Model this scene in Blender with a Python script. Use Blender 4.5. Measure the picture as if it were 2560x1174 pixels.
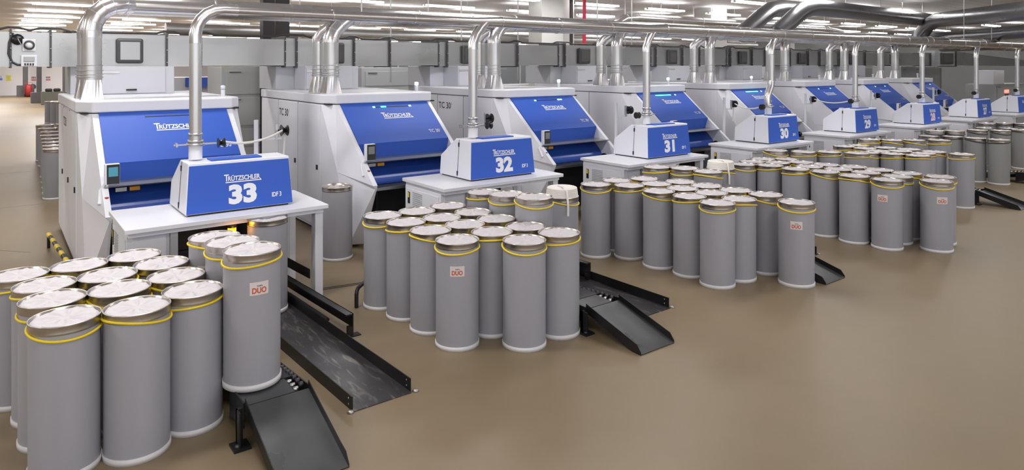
import bpy, math, random
from mathutils import Vector, Matrix
random.seed(7)
PI = math.pi
for o in list(bpy.data.objects): bpy.data.objects.remove(o)
scene = bpy.context.scene
COL = scene.collection

# ------------------------------------------------------------------ camera, world, lights, exposure
FW, FH, FPX, CAMH, YAW = 2560, 1174, 1697.0, 3.2, 37.35
cd = bpy.data.cameras.new('camera'); cam = bpy.data.objects.new('camera', cd); COL.objects.link(cam)
cam.location = (0, 0, CAMH)
cam.rotation_euler = (PI/2, 0, -math.radians(YAW))
cd.sensor_fit = 'HORIZONTAL'; cd.sensor_width = 36.0; cd.lens = 36.0*FPX/FW
cd.shift_y = -(FH/2-162)/FW
cd.clip_end = 400
scene.camera = cam
w = bpy.data.worlds.new('world'); scene.world = w; w.use_nodes = True
w.node_tree.nodes['Background'].inputs[0].default_value = (0.95, 0.95, 1.0, 1)
w.node_tree.nodes['Background'].inputs[1].default_value = 1.15
scene.view_settings.view_transform = 'Standard'
scene.view_settings.look = 'None'
scene.view_settings.gamma = 1.0
scene.view_settings.use_curve_mapping = False
scene.view_settings.exposure = 0.42
CEIL = 6.0
def lamp(x, y, e, sx=2.4, sy=0.5, z=CEIL-0.12):
    l = bpy.data.lights.new('ceiling_lamp_and_fill', 'AREA'); l.shape = 'RECTANGLE'; l.size = sx; l.size_y = sy; l.energy = e
    l.color = (1.0, 0.975, 0.96)
    o = bpy.data.objects.new('ceiling_lamp_and_fill', l); o.location = (x, y, z); COL.objects.link(o)
for ix in range(8):
    for iy, e in ((-1, 20), (0, 55), (1, 88), (2, 74), (3, 95)):
        lamp(-6.0+7.5*ix, 2.5+5.2*iy, e*(1.9 if ix == 0 else 1.35 if ix == 1 else 1.0 if ix < 5 else 0.6))
for x, y in ((-5, 32), (5, 32), (18, 32), (32, 32), (-3, 48), (8, 48), (24, 48), (-2, 66), (8, 66), (20, 62)):
    lamp(x, y, 300, 2.4, 0.4)
for x, y in ((0, 78), (7, 78), (3, 58), (-6, 72)): lamp(x, y, 520, 2.4, 0.4)  # extra fill lamps added to brighten the far left wall and floor

# ------------------------------------------------------------------ materials
M = {}
def mat(name, col, rough=0.5, metal=0.0, noise=0.0, nscale=8.0, rvar=0.0, emit=None, es=0.0, alpha=1.0, bump=0.0, spec=0.5, stretch=None):
    m = bpy.data.materials.new(name); m.use_nodes = True
    nt = m.node_tree; b = nt.nodes['Principled BSDF']
    b.inputs['Base Color'].default_value = (*col, 1)
    b.inputs['Roughness'].default_value = rough
    b.inputs['Metallic'].default_value = metal
    b.inputs['Specular IOR Level'].default_value = spec
    if noise or rvar or bump:
        tc = nt.nodes.new('ShaderNodeTexCoord'); n = nt.nodes.new('ShaderNodeTexNoise')
        mp = nt.nodes.new('ShaderNodeMapping'); nt.links.new(tc.outputs['Object'], mp.inputs[0]); nt.links.new(mp.outputs[0], n.inputs['Vector'])
        if stretch: mp.inputs['Scale'].default_value = stretch
        n.inputs['Scale'].default_value = nscale; n.inputs['Detail'].default_value = 5
        if noise:
            mx = nt.nodes.new('ShaderNodeMix'); mx.data_type = 'RGBA'
            mx.inputs['A'].default_value = (*[c*(1-noise) for c in col], 1)
            mx.inputs['B'].default_value = (*[min(1, c*(1+noise)) for c in col], 1)
            nt.links.new(n.outputs['Fac'], mx.inputs['Factor']); nt.links.new(mx.outputs['Result'], b.inputs['Base Color'])
        if rvar:
            mr = nt.nodes.new('ShaderNodeMapRange')
            mr.inputs['From Min'].default_value = 0.3; mr.inputs['From Max'].default_value = 0.7
            mr.inputs['To Min'].default_value = max(0.02, rough-rvar); mr.inputs['To Max'].default_value = rough+rvar
            nt.links.new(n.outputs['Fac'], mr.inputs['Value']); nt.links.new(mr.outputs['Result'], b.inputs['Roughness'])
        if bump:
            bp = nt.nodes.new('ShaderNodeBump'); bp.inputs['Strength'].default_value = bump; bp.inputs['Distance'].default_value = 0.01
            nt.links.new(n.outputs['Fac'], bp.inputs['Height']); nt.links.new(bp.outputs['Normal'], b.inputs['Normal'])
    if emit:
        b.inputs['Emission Color'].default_value = (*emit, 1); b.inputs['Emission Strength'].default_value = es
    if alpha < 1: b.inputs['Alpha'].default_value = alpha
    M[name] = m; return m
mat('white_paint', (0.76, 0.775, 0.835), 0.38, noise=0.03, nscale=2)
mat('white_paint_table', (0.72, 0.73, 0.78), 0.35, noise=0.03, nscale=3)
mat('blue_paint', (0.038, 0.112, 0.52), 0.5, noise=0.02, nscale=2, spec=0.3)
mat('blue_roll_shaded', (0.022, 0.075, 0.38), 0.28, noise=0.05, nscale=3, stretch=(0.3, 3, 6))  # darker copy of the hood blue; shade below the shelf put into the colour
mat('letter_white', (0.80, 0.82, 0.88), 0.5)
mat('letter_pink', (0.80, 0.55, 0.58), 0.5)
mat('letter_grey', (0.06, 0.06, 0.065), 0.5)
mat('can_grey', (0.325, 0.327, 0.362), 0.42, noise=0.05, nscale=2.5, stretch=(4, 4, 0.4))
mat('can_grey_green', (0.27, 0.275, 0.275), 0.42, noise=0.05, nscale=2.5, stretch=(4, 4, 0.4))
mat('can_base', (0.62, 0.61, 0.62), 0.5, noise=0.06, nscale=12)
mat('chrome', (0.50, 0.465, 0.43), 0.3, 1.0, noise=0.1, nscale=20)
mat('lid_white', (0.585, 0.56, 0.59), 0.5, spec=0.35)
mat('sliver', (0.78, 0.76, 0.71), 0.85, noise=0.06, nscale=60, bump=0.3)
mat('yellow', (0.80, 0.60, 0.02), 0.45)
mat('black_band', (0.02, 0.02, 0.02), 0.5)
mat('sticker', (0.66, 0.60, 0.58), 0.5)
mat('sticker_red', (0.55, 0.09, 0.05), 0.5)
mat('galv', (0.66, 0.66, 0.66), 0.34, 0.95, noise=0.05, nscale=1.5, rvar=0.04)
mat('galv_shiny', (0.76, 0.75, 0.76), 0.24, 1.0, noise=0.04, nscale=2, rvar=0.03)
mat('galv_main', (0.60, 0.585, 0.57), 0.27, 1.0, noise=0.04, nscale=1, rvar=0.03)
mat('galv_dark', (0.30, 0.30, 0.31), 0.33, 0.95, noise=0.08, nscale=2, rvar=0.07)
mat('duct_sheet', (0.52, 0.53, 0.53), 0.33, 0.92, noise=0.1, nscale=1.0, rvar=0.08)
mat('flange', (0.10, 0.10, 0.105), 0.5, 0.5)
mat('black_metal', (0.018, 0.018, 0.02), 0.4, 0.4, noise=0.2, nscale=6)
mat('dark_grey', (0.055, 0.055, 0.06), 0.42, 0.3, noise=0.15, nscale=4)
mat('ramp_plate', (0.085, 0.088, 0.092), 0.33, 0.5, noise=0.15, nscale=3, rvar=0.08)
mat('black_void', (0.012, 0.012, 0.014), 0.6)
mat('black_plastic', (0.012, 0.012, 0.014), 0.3)
mat('steel', (0.55, 0.55, 0.56), 0.3, 1.0, noise=0.05)
mat('lip_metal', (0.42, 0.42, 0.40), 0.35, 0.8)
mat('lamp_housing', (0.7, 0.7, 0.7), 0.5)
mat('tube_light', (1, 1, 1), 0.5, emit=(1.0, 0.97, 0.98), es=5.5)
mat('led_cyan', (0.2, 0.9, 1), 0.5, emit=(0.25, 0.9, 1.0), es=4.0)
mat('led_green', (0.1, 0.9, 0.6), 0.5, emit=(0.05, 0.85, 0.55), es=3.0)
mat('led_white', (0.8, 1, 1), 0.5, emit=(0.75, 1.0, 0.97), es=3.0)
mat('led_blue', (0.1, 0.3, 1), 0.5, emit=(0.05, 0.25, 1.0), es=6.0)
mat('led_red', (1, 0.1, 0.1), 0.5, emit=(1.0, 0.08, 0.06), es=4.0)
mat('amber', (1, 0.4, 0.0), 0.4, emit=(1.0, 0.36, 0.0), es=5.0)
mat('screen_teal', (0.03, 0.12, 0.16), 0.2, emit=(0.05, 0.2, 0.27), es=0.7)
mat('orange', (0.75, 0.33, 0.02), 0.5)
mat('red', (0.35, 0.03, 0.03), 0.5)
mat('green', (0.25, 0.35, 0.05), 0.5)
mat('wall_white', (0.80, 0.78, 0.79), 0.6, noise=0.02, nscale=1)
mat('ceiling_white', (0.66, 0.64, 0.64), 0.5, noise=0.04, nscale=0.5)
mat('ceiling_olive', (0.42, 0.40, 0.33), 0.6)
mat('column_dark', (0.085, 0.08, 0.085), 0.5)
mat('column_black', (0.022, 0.016, 0.018), 0.45)
mat('column_white', (0.62, 0.62, 0.60), 0.5)
mat('cabinet_grey', (0.42, 0.44, 0.45), 0.4, noise=0.04, nscale=1)
mat('white_paint_dimmed', (0.52, 0.53, 0.575), 0.4, noise=0.02, nscale=2)  # machine white darkened in its colour to offset the close ceiling lamps
mat('cabinet_mid', (0.34, 0.36, 0.36), 0.4, noise=0.04, nscale=1)
mat('cabinet_dark', (0.19, 0.195, 0.20), 0.45)
mat('olive_box', (0.12, 0.12, 0.10), 0.6)
mat('sign_yellow', (0.75, 0.72, 0.08), 0.5)
mat('sign_blue', (0.15, 0.2, 0.6), 0.5)
mat('sign_white', (0.8, 0.76, 0.78), 0.5)
mat('glass_grey', (0.30, 0.33, 0.34), 0.12, noise=0.15, nscale=0.7, spec=0.8)
mat('window_dark', (0.10, 0.095, 0.095), 0.15, spec=0.6, noise=0.2, nscale=5)
mat('pipe_red', (0.55, 0.02, 0.06), 0.4)

def floor_material():
    m = bpy.data.materials.new('floor_epoxy'); m.use_nodes = True; nt = m.node_tree; b = nt.nodes['Principled BSDF']
    tc = nt.nodes.new('ShaderNodeTexCoord')
    n1 = nt.nodes.new('ShaderNodeTexNoise'); n1.inputs['Scale'].default_value = 0.3; n1.inputs['Detail'].default_value = 3
    n2 = nt.nodes.new('ShaderNodeTexNoise'); n2.inputs['Scale'].default_value = 4.0; n2.inputs['Detail'].default_value = 8
    nt.links.new(tc.outputs['Object'], n1.inputs['Vector']); nt.links.new(tc.outputs['Object'], n2.inputs['Vector'])
    r = nt.nodes.new('ShaderNodeValToRGB')
    r.color_ramp.elements[0].position = 0.3; r.color_ramp.elements[0].color = (0.200, 0.150, 0.088, 1)
    r.color_ramp.elements[1].position = 0.72; r.color_ramp.elements[1].color = (0.258, 0.196, 0.122, 1)
    nt.links.new(n1.outputs['Fac'], r.inputs['Fac'])
    mx = nt.nodes.new('ShaderNodeMix'); mx.data_type = 'RGBA'; mx.blend_type = 'MULTIPLY'; mx.inputs['Factor'].default_value = 0.12
    r2 = nt.nodes.new('ShaderNodeValToRGB'); r2.color_ramp.elements[0].position = 0.35; r2.color_ramp.elements[0].color = (0.75, 0.75, 0.75, 1); r2.color_ramp.elements[1].position = 0.6; r2.color_ramp.elements[1].color = (1, 1, 1, 1)
    nt.links.new(n2.outputs['Fac'], r2.inputs['Fac'])
    nt.links.new(r.outputs['Color'], mx.inputs['A']); nt.links.new(r2.outputs['Color'], mx.inputs['B'])
    nt.links.new(mx.outputs['Result'], b.inputs['Base Color'])
    mr = nt.nodes.new('ShaderNodeMapRange'); mr.inputs['From Min'].default_value = 0.3; mr.inputs['From Max'].default_value = 0.7; mr.inputs['To Min'].default_value = 0.38; mr.inputs['To Max'].default_value = 0.46
    nt.links.new(n1.outputs['Fac'], mr.inputs['Value']); nt.links.new(mr.outputs['Result'], b.inputs['Roughness'])
    b.inputs['Specular IOR Level'].default_value = 0.5
    M['floor'] = m
floor_material()
def ceiling_material():
    m = bpy.data.materials.new('ceiling_panels'); m.use_nodes = True; nt = m.node_tree; b = nt.nodes['Principled BSDF']
    tc = nt.nodes.new('ShaderNodeTexCoord'); br = nt.nodes.new('ShaderNodeTexBrick'); nt.links.new(tc.outputs['Object'], br.inputs['Vector'])
    br.offset = 0.0; br.inputs['Scale'].default_value = 1.0; br.inputs['Brick Width'].default_value = 6.0; br.inputs['Row Height'].default_value = 0.6
    br.inputs['Mortar Size'].default_value = 0.02
    br.inputs['Color1'].default_value = (0.82, 0.80, 0.80, 1); br.inputs['Color2'].default_value = (0.86, 0.84, 0.84, 1); br.inputs['Mortar'].default_value = (0.55, 0.54, 0.53, 1)
    nt.links.new(br.outputs['Color'], b.inputs['Base Color']); b.inputs['Roughness'].default_value = 0.55
    M['ceiling'] = m
ceiling_material()

# ------------------------------------------------------------------ mesh builder
class MB:
    def __init__(s): s.v = []; s.f = []; s.sm = []
    def add(s, vs, fs, smooth=False):
        n = len(s.v); s.v += [tuple(p) for p in vs]; s.f += [tuple(i+n for i in f) for f in fs]; s.sm += [smooth]*len(fs); return s
    def box(s, x0, x1, y0, y1, z0, z1):
        if x0 > x1: x0, x1 = x1, x0
        if y0 > y1: y0, y1 = y1, y0
        if z0 > z1: z0, z1 = z1, z0
        v = [(x0,y0,z0),(x1,y0,z0),(x1,y1,z0),(x0,y1,z0),(x0,y0,z1),(x1,y0,z1),(x1,y1,z1),(x0,y1,z1)]
        return s.add(v, [(0,3,2,1),(4,5,6,7),(0,1,5,4),(1,2,6,5),(2,3,7,6),(3,0,4,7)])
    def hexa(s, v):   # 8 verts same order as box
        return s.add(v, [(0,3,2,1),(4,5,6,7),(0,1,5,4),(1,2,6,5),(2,3,7,6),(3,0,4,7)])
    def prism_x(s, prof, x0, x1):  # prof list of (y,z), extruded in x
        n = len(prof); v = [(x0, y, z) for y, z in prof]+[(x1, y, z) for y, z in prof]
        return s.add(v, [tuple(range(n-1, -1, -1)), tuple(range(n, 2*n))]+[(i, (i+1) % n, (i+1) % n+n, i+n) for i in range(n)])
    def prism_z(s, prof, z0, z1):
        n = len(prof); v = [(x, y, z0) for x, y in prof]+[(x, y, z1) for x, y in prof]
        return s.add(v, [tuple(range(n-1, -1, -1)), tuple(range(n, 2*n))]+[(i, (i+1) % n, (i+1) % n+n, i+n) for i in range(n)])
    def lathe(s, prof, c=(0,0,0), seg=32, axis='z', smooth=True, cap=True):
        v = []; f = []
        n = len(prof)
        for i in range(seg):
            a = 2*PI*i/seg
            for r, h in prof:
                if axis == 'z': v.append((c[0]+r*math.cos(a), c[1]+r*math.sin(a), c[2]+h))
                elif axis == 'y': v.append((c[0]+r*math.sin(a), c[1]+h, c[2]+r*math.cos(a)))
                else: v.append((c[0]+h, c[1]+r*math.cos(a), c[2]+r*math.sin(a)))
        for i in range(seg):
            j = (i+1) % seg
            for k in range(n-1): f.append((i*n+k, j*n+k, j*n+k+1, i*n+k+1))
        s.add(v, f, smooth)
        if cap:
            if prof[0][0] > 1e-6: s.add([v[i*n] for i in range(seg)], [tuple(range(seg-1, -1, -1))])
            if prof[-1][0] > 1e-6: s.add([v[i*n+n-1] for i in range(seg)], [tuple(range(seg))])
        return s
    def tube(s, pts, r, seg=16, closed=False, cap=True, smooth=True):
        P = [Vector(p) for p in pts]; n = len(P); R = r if isinstance(r, (list, tuple)) else [r]*n
        T = []
        for i in range(n):
            if closed: t = P[(i+1) % n]-P[i-1]
            elif i == 0: t = P[1]-P[0]
            elif i == n-1: t = P[-1]-P[-2]
            else: t = (P[i+1]-P[i]).normalized()+(P[i]-P[i-1]).normalized()
            T.append(t.normalized())
        up = Vector((0,0,1)) if abs(T[0].z) < 0.9 else Vector((0,1,0))
        N = (up-T[0]*up.dot(T[0])).normalized()
        v = []
        for i in range(n):
            N = (N-T[i]*N.dot(T[i])).normalized(); B = T[i].cross(N)
            for k in range(seg):
                a = 2*PI*k/seg; q = P[i]+(N*math.cos(a)+B*math.sin(a))*R[i]; v.append(tuple(q))
        f = []
        for i in range(n if closed else n-1):
            j = (i+1) % n
            for k in range(seg): f.append((i*seg+k, i*seg+(k+1) % seg, j*seg+(k+1) % seg, j*seg+k))
        s.add(v, f, smooth)
        if cap and not closed:
            s.add(v[:seg], [tuple(range(seg-1, -1, -1))]); s.add(v[-seg:], [tuple(range(seg))])
        return s
    def mesh(s, name, material):
        me = bpy.data.meshes.new(name); me.from_pydata(s.v, [], s.f); me.materials.append(M[material])
        me.polygons.foreach_set('use_smooth', s.sm)
        me.update(); return me
    def build(s, name, material, parent=None, bevel=0.0, loc=None):
        me = s.mesh(name, material); o = bpy.data.objects.new(name, me); COL.objects.link(o)
        if parent: o.parent = parent
        if loc: o.location = loc
        if bevel:
            b = o.modifiers.new('bevel', 'BEVEL'); b.width = bevel; b.segments = 2; b.limit_method = 'ANGLE'; b.angle_limit = math.radians(40)
        return o
def tag(o, label=None, cat=None, group=None, kind=None):
    if label: o['label'] = label
    if cat: o['category'] = cat
    if group: o['group'] = group
    if kind: o['kind'] = kind
    return o
def empty(name, loc, rz=0.0, label=None, cat=None, group=None):
    o = bpy.data.objects.new(name, None); COL.objects.link(o); o.location = loc; o.rotation_euler = (0, 0, rz)
    o.empty_display_size = 0.1
    return tag(o, label, cat, group)
KIDS = {}
def children(o): return [c for c in bpy.data.objects if c.parent == o]
def copy_tree(o, parent=None, kids=None):
    c = o.copy(); COL.objects.link(c)
    if parent: c.parent = parent
    for ch in (kids[o] if kids is not None and o in kids else children(o)): copy_tree(ch, c, kids)
    return c
def struct(o): o['kind'] = 'structure'; return o

def text_geo(t, size=1.0, bold=0.0, shear=0.0, spacing=1.0):
    c = bpy.data.curves.new('lettering', 'FONT'); c.body = t; c.size = size; c.offset = bold; c.shear = shear; c.space_character = spacing
    c.resolution_u = 3
    o = bpy.data.objects.new('lettering', c); COL.objects.link(o)
    dg = bpy.context.evaluated_depsgraph_get(); dg.update()
    me = bpy.data.meshes.new_from_object(o.evaluated_get(dg))
    vs = [(v.co.x, v.co.y) for v in me.vertices]; fs = [tuple(p.vertices) for p in me.polygons]
    bpy.data.objects.remove(o); bpy.data.curves.remove(c); bpy.data.meshes.remove(me)
    return vs, fs
def norm_geo(geos):
    vs = []; fs = []
    for v, f in geos:
        n = len(vs); vs += v; fs += [tuple(i+n for i in p) for p in f]
    x0 = min(p[0] for p in vs); x1 = max(p[0] for p in vs); y0 = min(p[1] for p in vs); y1 = max(p[1] for p in vs)
    return [((p[0]-x0)/(x1-x0), (p[1]-y0)/(y1-y0)) for p in vs], fs
def logo_geo():
    t = text_geo('T', 1.45, 0.03); r = text_geo('R\u00dcTZSCHLER', 1.0, 0.028, 0.0, 0.98)
    tx1 = max(p[0] for p in t[0]); rx0 = min(p[0] for p in r[0]); rx1 = max(p[0] for p in r[0])
    r = ([(p[0]-rx0+tx1*0.80, p[1]) for p in r[0]], r[1]); W = rx1-rx0+tx1*0.80
    bar = ([(tx1*0.28, -0.30), (W+0.30, -0.30), (W+0.10, -0.14), (tx1*0.28+0.02, -0.14)], [(0, 1, 2, 3)])
    tail = ([(W-0.12, 0.02), (W+0.05, -0.14), (W+0.26, -0.28), (W+0.08, 0.02)], [(0, 1, 2, 3)])
    return norm_geo([t, r, bar, tail])
LOGO = logo_geo()
TC30 = norm_geo([text_geo('TC 30', 1.0, 0.012), ([(2.72+p[0]*0.5, 0.42+p[1]*0.5) for p in text_geo('i', 1.0, 0.01)[0]], text_geo('i', 1.0, 0.01)[1])])
IDF = norm_geo([text_geo('IDF 3', 1.0, 0.03)])
DUO = norm_geo([text_geo('DUO', 1.0, 0.035)])
def place_geo(mb, geo, O, U, V):   # O origin corner, U width vector, V height vector
    O, U, V = Vector(O), Vector(U), Vector(V)
    mb.add([tuple(O+U*x+V*y) for x, y in geo[0]], geo[1])
    return mb

# ------------------------------------------------------------------ room shell
struct(MB().box(-16, 70, -14, 90, -0.1, 0).build('floor', 'floor'))
struct(MB().box(-16, 70, -3, 90, CEIL, CEIL+0.1).build('ceiling', 'ceiling'))
struct(MB().box(-16, 70, 88.0, 88.3, 0, CEIL).build('wall_back', 'wall_white'))
struct(MB().box(62, 62.3, -14, 88, 0, CEIL).build('wall_right', 'cabinet_mid'))
struct(MB().box(16, 62.3, -14.3, -14, 0, CEIL).build('light_block_wall', 'cabinet_mid'))  # unseen partial wall added to darken the right side and duct reflections
struct(MB().box(-16.3, -16, -8, 88, 0, CEIL).build('wall_left', 'wall_white'))
# floor seams
j = MB()
for (xa, ya, xb, yb) in ((-1.1, 16.0, -1.1, 60), (-1.1, 16, 0.5, 14.2)):
    dx, dy = xb-xa, yb-ya; L = math.hypot(dx, dy); nx, ny = -dy/L*0.008, dx/L*0.008
    j.hexa([(xa-nx,ya-ny,0),(xb-nx,yb-ny,0),(xb+nx,yb+ny,0),(xa+nx,ya+ny,0),(xa-nx,ya-ny,0.001),(xb-nx,yb-ny,0.001),(xb+nx,yb+ny,0.001),(xa+nx,ya+ny,0.001)])
for y in (13.0, 19.0, 25.0): j.box(-8, 0.9, y, y+0.012, 0, 0.001)
j.build('trim_1', 'dark_grey')['kind'] = 'structure'

# ------------------------------------------------------------------ carding machines
W = 2.38
def card_panel(u, v, n=0.0):   # on the slanted blue panel; u 0..1 across, v 0..1 downwards
    a = Vector((0.25, -0.15, 2.45)); dx = Vector((1.88, 0, 0)); dn = Vector((0, -0.84, -0.69)); N = Vector((0, -0.69, 0.84)).normalized()
    return a+dx*u+dn*v+N*n
UN = Vector((1.88, 0, 0)); DN = Vector((0, -0.84, -0.69))
def make_card():
    root = empty('carding_machine', (0, 0, 0))
    b = MB()
    core = [(3.7, 0.08), (3.7, 2.45), (-0.15, 2.45), (-0.97, 1.77), (-0.80, 1.50), (-0.55, 1.05), (-0.5, 0.98), (-0.2, 0.98), (-0.2, 0.08)]
    b.prism_x(core, 0.25, 2.13)
    for s in (0, 1):
        X = (lambda x: x) if s == 0 else (lambda x: W-x)
        O = [(X(0), 3.7, 0.08), (X(0), 3.7, 2.45), (X(0), 0.13, 2.45), (X(0), -0.64, 1.26), (X(0), -1.15, 0.06), (X(0), 1.0, 0.08)]
        Fr = [(X(.17), -0.16, 2.45), (X(.17), -1.75, 1.15), (X(.22), -1.72, 1.08), (X(.22), -1.2, 0.05)]
        In = [(X(.25), -0.16, 2.45), (X(.25), -1.75, 1.15), (X(.25), -1.72, 1.08), (X(.25), -1.2, 0.05), (X(.25), 3.7, .08), (X(.25), 3.7, 2.45)]
        v = O+Fr+In
        f = [(0, 1, 2, 3, 4), (2, 6, 3), (6, 7, 3), (3, 7, 8), (3, 8, 4), (8, 9, 4), (6, 10, 11, 7), (7, 11, 12, 8), (8, 12, 13, 9), (10, 15, 14, 13, 12, 11), (4, 9, 13, 14, 0), (1, 15, 10, 6, 2), (0, 14, 15, 1)]
        v2 = v
        if s == 0: f = [tuple(reversed(q)) for q in f]
        b.add(v2, f)
    b.build('body', 'white_paint', root)
    t = MB().prism_z([(-0.02, 3.72), (-0.02, 0.12), (0.17, -0.19), (W-0.17, -0.19), (W+0.02, 0.12), (W+0.02, 3.72)], 2.465, 2.64)
    t.build('top_cover', 'white_paint', root, bevel=0.02)
    MB().box(0.03, W-0.03, -0.1, 3.68, 2.445, 2.47).build('shadow_gap', 'black_void', root)
    MB().box(0.06, W-0.06, -0.95, 3.66, 0, 0.09).build('plinth', 'black_metal', root)
    # side doors, left and right
    for s in (0, 1):
        for (y0, y1) in ((0.16, 1.33), (1.345, 2.52), (2.535, 3.67)):
            x0, x1 = (-0.012, 0.003) if s == 0 else (W-0.003, W+0.012)
            d = MB().box(x0, x1, y0, y1, 0.12, 2.43).build('side_door', 'white_paint', root, bevel=0.003)
            hx = (-0.03, -0.012) if s == 0 else (W+0.012, W+0.03)
            MB().box(hx[0], hx[1], y0+0.1, y0+0.16, 1.2, 1.29).build('handle', 'black_plastic', d)
        for yy in (1.337, 2.527): MB().box(x0+0.002 if s == 0 else W-0.001, 0.001 if s == 0 else x1-0.002, yy-0.012, yy+0.012, 0.12, 2.44).build('door_gap', 'dark_grey', root)
    # slanted blue hood
    h = MB()
    q = [card_panel(0.005, 0.01), card_panel(0.995, 0.01), card_panel(0.995, 1.0), card_panel(0.005, 1.0)]
    q2 = [card_panel(0.005, 0.01, .025), card_panel(0.995, 0.01, .025), card_panel(0.995, 1.0, .025), card_panel(0.005, 1.0, .025)]
    h.hexa([q[3], q[2], q[1], q[0], q2[3], q2[2], q2[1], q2[0]])
    hood = h.build('hood', 'blue_paint', root)
    MB().hexa([(0.26, -1.015, 1.765), (2.12, -1.015, 1.765), (2.12, -0.93, 1.765), (0.26, -0.93, 1.765)][::1][0:0] or
              [(0.26, -0.93, 1.515), (2.12, -0.93, 1.515), (2.12, -0.78, 1.515), (0.26, -0.78, 1.515), (0.26, -1.012, 1.775), (2.12, -1.012, 1.775), (2.12, -0.85, 1.775), (0.26, -0.85, 1.775)]).build('lower_hood', 'blue_paint', root)
    MB().hexa([(0.2, -1.36, 1.485), (2.2, -1.36, 1.485), (2.2, -0.85, 1.505), (0.2, -0.85, 1.505), (0.2, -1.37, 1.50), (2.2, -1.37, 1.50), (2.2, -0.85, 1.52), (0.2, -0.85, 1.52)]).build('shelf', 'lip_metal', root)
    # round blue roll cover below the shelf
    pr = []
    for i in range(13):
        a = i/12; y = -0.85-0.36*math.sin(a*PI*0.5)-0.0; pr.append((y, 1.49-0.42*a))
    pr += [(-0.55, 1.07), (-0.55, 1.49)]
    MB().prism_x(pr, 0.26, 2.12).build('roll_cover', 'blue_roll_shaded', root)
    MB().box(0.36, 0.5, -1.165, -1.10, 1.385, 1.44).build('label_plate', 'lip_metal', root)
    MB().box(0.54, 0.67, -1.165, -1.10, 1.385, 1.44).build('warning_sticker', 'orange', root)
    MB().box(0.26, 2.12, -1.45, -0.5, 0.99, 1.06).build('front_tray', 'dark_grey', root, bevel=0.01)
    MB().box(0.28, 2.1, -1.46, -1.44, 1.0, 1.05).build('tray_edge', 'steel', root)
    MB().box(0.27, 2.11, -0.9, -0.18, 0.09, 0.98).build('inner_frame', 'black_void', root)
    MB().tube([(0.5, -1.2, .09), (0.5, -1.2, .95)], 0.03, 8).build('inner_post', 'black_metal', root)
    MB().lathe([(0, 0), (0.075, 0), (0.075, 0.05), (0.05, 0.09), (0, 0.09)], (2.05, -1.3, 1.12), 16, 'x').build('knob', 'black_plastic', root)
    # emblem and lettering on the hood
    place_geo(MB(), LOGO, card_panel(0.385, 0.43, 0.028), UN*0.35, -DN*0.155).build('emblem', 'letter_white', hood)
    place_geo(MB(), TC30, card_panel(0.82, 0.84, 0.028), UN*0.135, -DN*0.085).build('model_lettering', 'letter_white', hood)
    place_geo(MB(), TC30, (-0.016, 2.46, 2.12), (0, -0.62, 0), (0, 0, 0.165)).build('side_lettering', 'letter_grey', root)
    # touch screen on its arm
    sc = MB().box(0.20, 0.385, -1.40, -1.32, 1.53, 1.82).build('control_screen', 'white_paint', root, bevel=0.01)
    MB().box(0.225, 0.38, -1.408, -1.40, 1.54, 1.81).build('display_frame', 'black_plastic', sc)
    MB().tube([(0.22, -1.34, 1.55), (0.16, -1.3, 1.45), (0.13, -1.45, 1.28)], 0.025, 8).build('screen_arm', 'white_paint', root)
    # buttons at the tip of the left cheek
    MB().hexa([(0.19, -1.70, 1.12), (0.245, -1.70, 1.12), (0.245, -1.52, 1.25), (0.19, -1.52, 1.25), (0.19, -1.72, 1.14), (0.245, -1.72, 1.14), (0.245, -1.54, 1.27), (0.19, -1.54, 1.27)]).build('switch_plate', 'black_plastic', root)
    MB().lathe([(0, 0), (0.03, 0), (0.03, 0.03), (0, 0.035)], (0.215, -1.47, 1.345), 12, 'z').build('stop_button', 'red', root)
    st = MB().lathe([(0.035, 0), (0.035, 0.12)], (2.22, 0.42, 2.64), 12).build('status_post', 'white_paint', root)
    return root
card = make_card()
card_kids = {}
def gather(o, d):
    d[o] = children(o)
    for c in d[o]: gather(c, d)
gather(card, card_kids)
MX = [1.02, 4.93, 8.95, 13.1, 17.2, 21.4, 25.5, 29.6]
NUM = [33, 32, 31, 30, 29, 28, 27, 26]
NW = {33: 'thirty-three', 32: 'thirty-two', 31: 'thirty-one', 30: 'thirty', 29: 'twenty-nine', 28: 'twenty-eight', 27: 'twenty-seven', 26: 'at right edge'}
side_words = ['nearest the camera at far left', '', '', '', '', '', '', '']
CARD_LABEL = ['white and blue carding machine behind feeder box 33, nearest the camera', 'white and blue carding machine behind feeder box 32 with lit status dots',
  'white and blue carding machine partly hidden behind the box numbered 32 and 31', '', '', '', '', '']
led_dot = MB()
def strip(kind):
    parts = []
    m = MB(); m.hexa([card_panel(0.33, .135, .026), card_panel(0.77, .135, .026), card_panel(0.77, .12, .026), card_panel(.33, .12, .026),
                      card_panel(0.33, .135, .029), card_panel(0.77, .135, .029), card_panel(0.77, .12, .029), card_panel(.33, .12, .029)])
    return m.mesh('status_slot', 'black_void')
slot_me = strip(0)
def seg_mesh(a, b, mt, h=0.016):
    v0, v1 = .1275+h, .1275-h
    return MB().hexa([card_panel(a, v0, .03), card_panel(b, v0, .03), card_panel(b, v1, .03), card_panel(a, v1, .03),
                      card_panel(a, v0, .034), card_panel(b, v0, .034), card_panel(b, v1, .034), card_panel(a, v1, .034)]).mesh('status_light', mt)
dotA = seg_mesh(.33, .355, 'led_cyan'); dotB = seg_mesh(.745, .77, 'led_cyan'); dotC = seg_mesh(.42, .48, 'led_green'); longG = seg_mesh(.33, .66, 'led_green'); dotD = seg_mesh(.70, .735, 'led_cyan')
tip_me = MB().lathe([(0.0, 0.13), (0.04, 0.13), (0.04, 0.19), (0, 0.2)], (2.22, 0.42, 2.64), 12).mesh('status_lamp', 'led_white')
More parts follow.
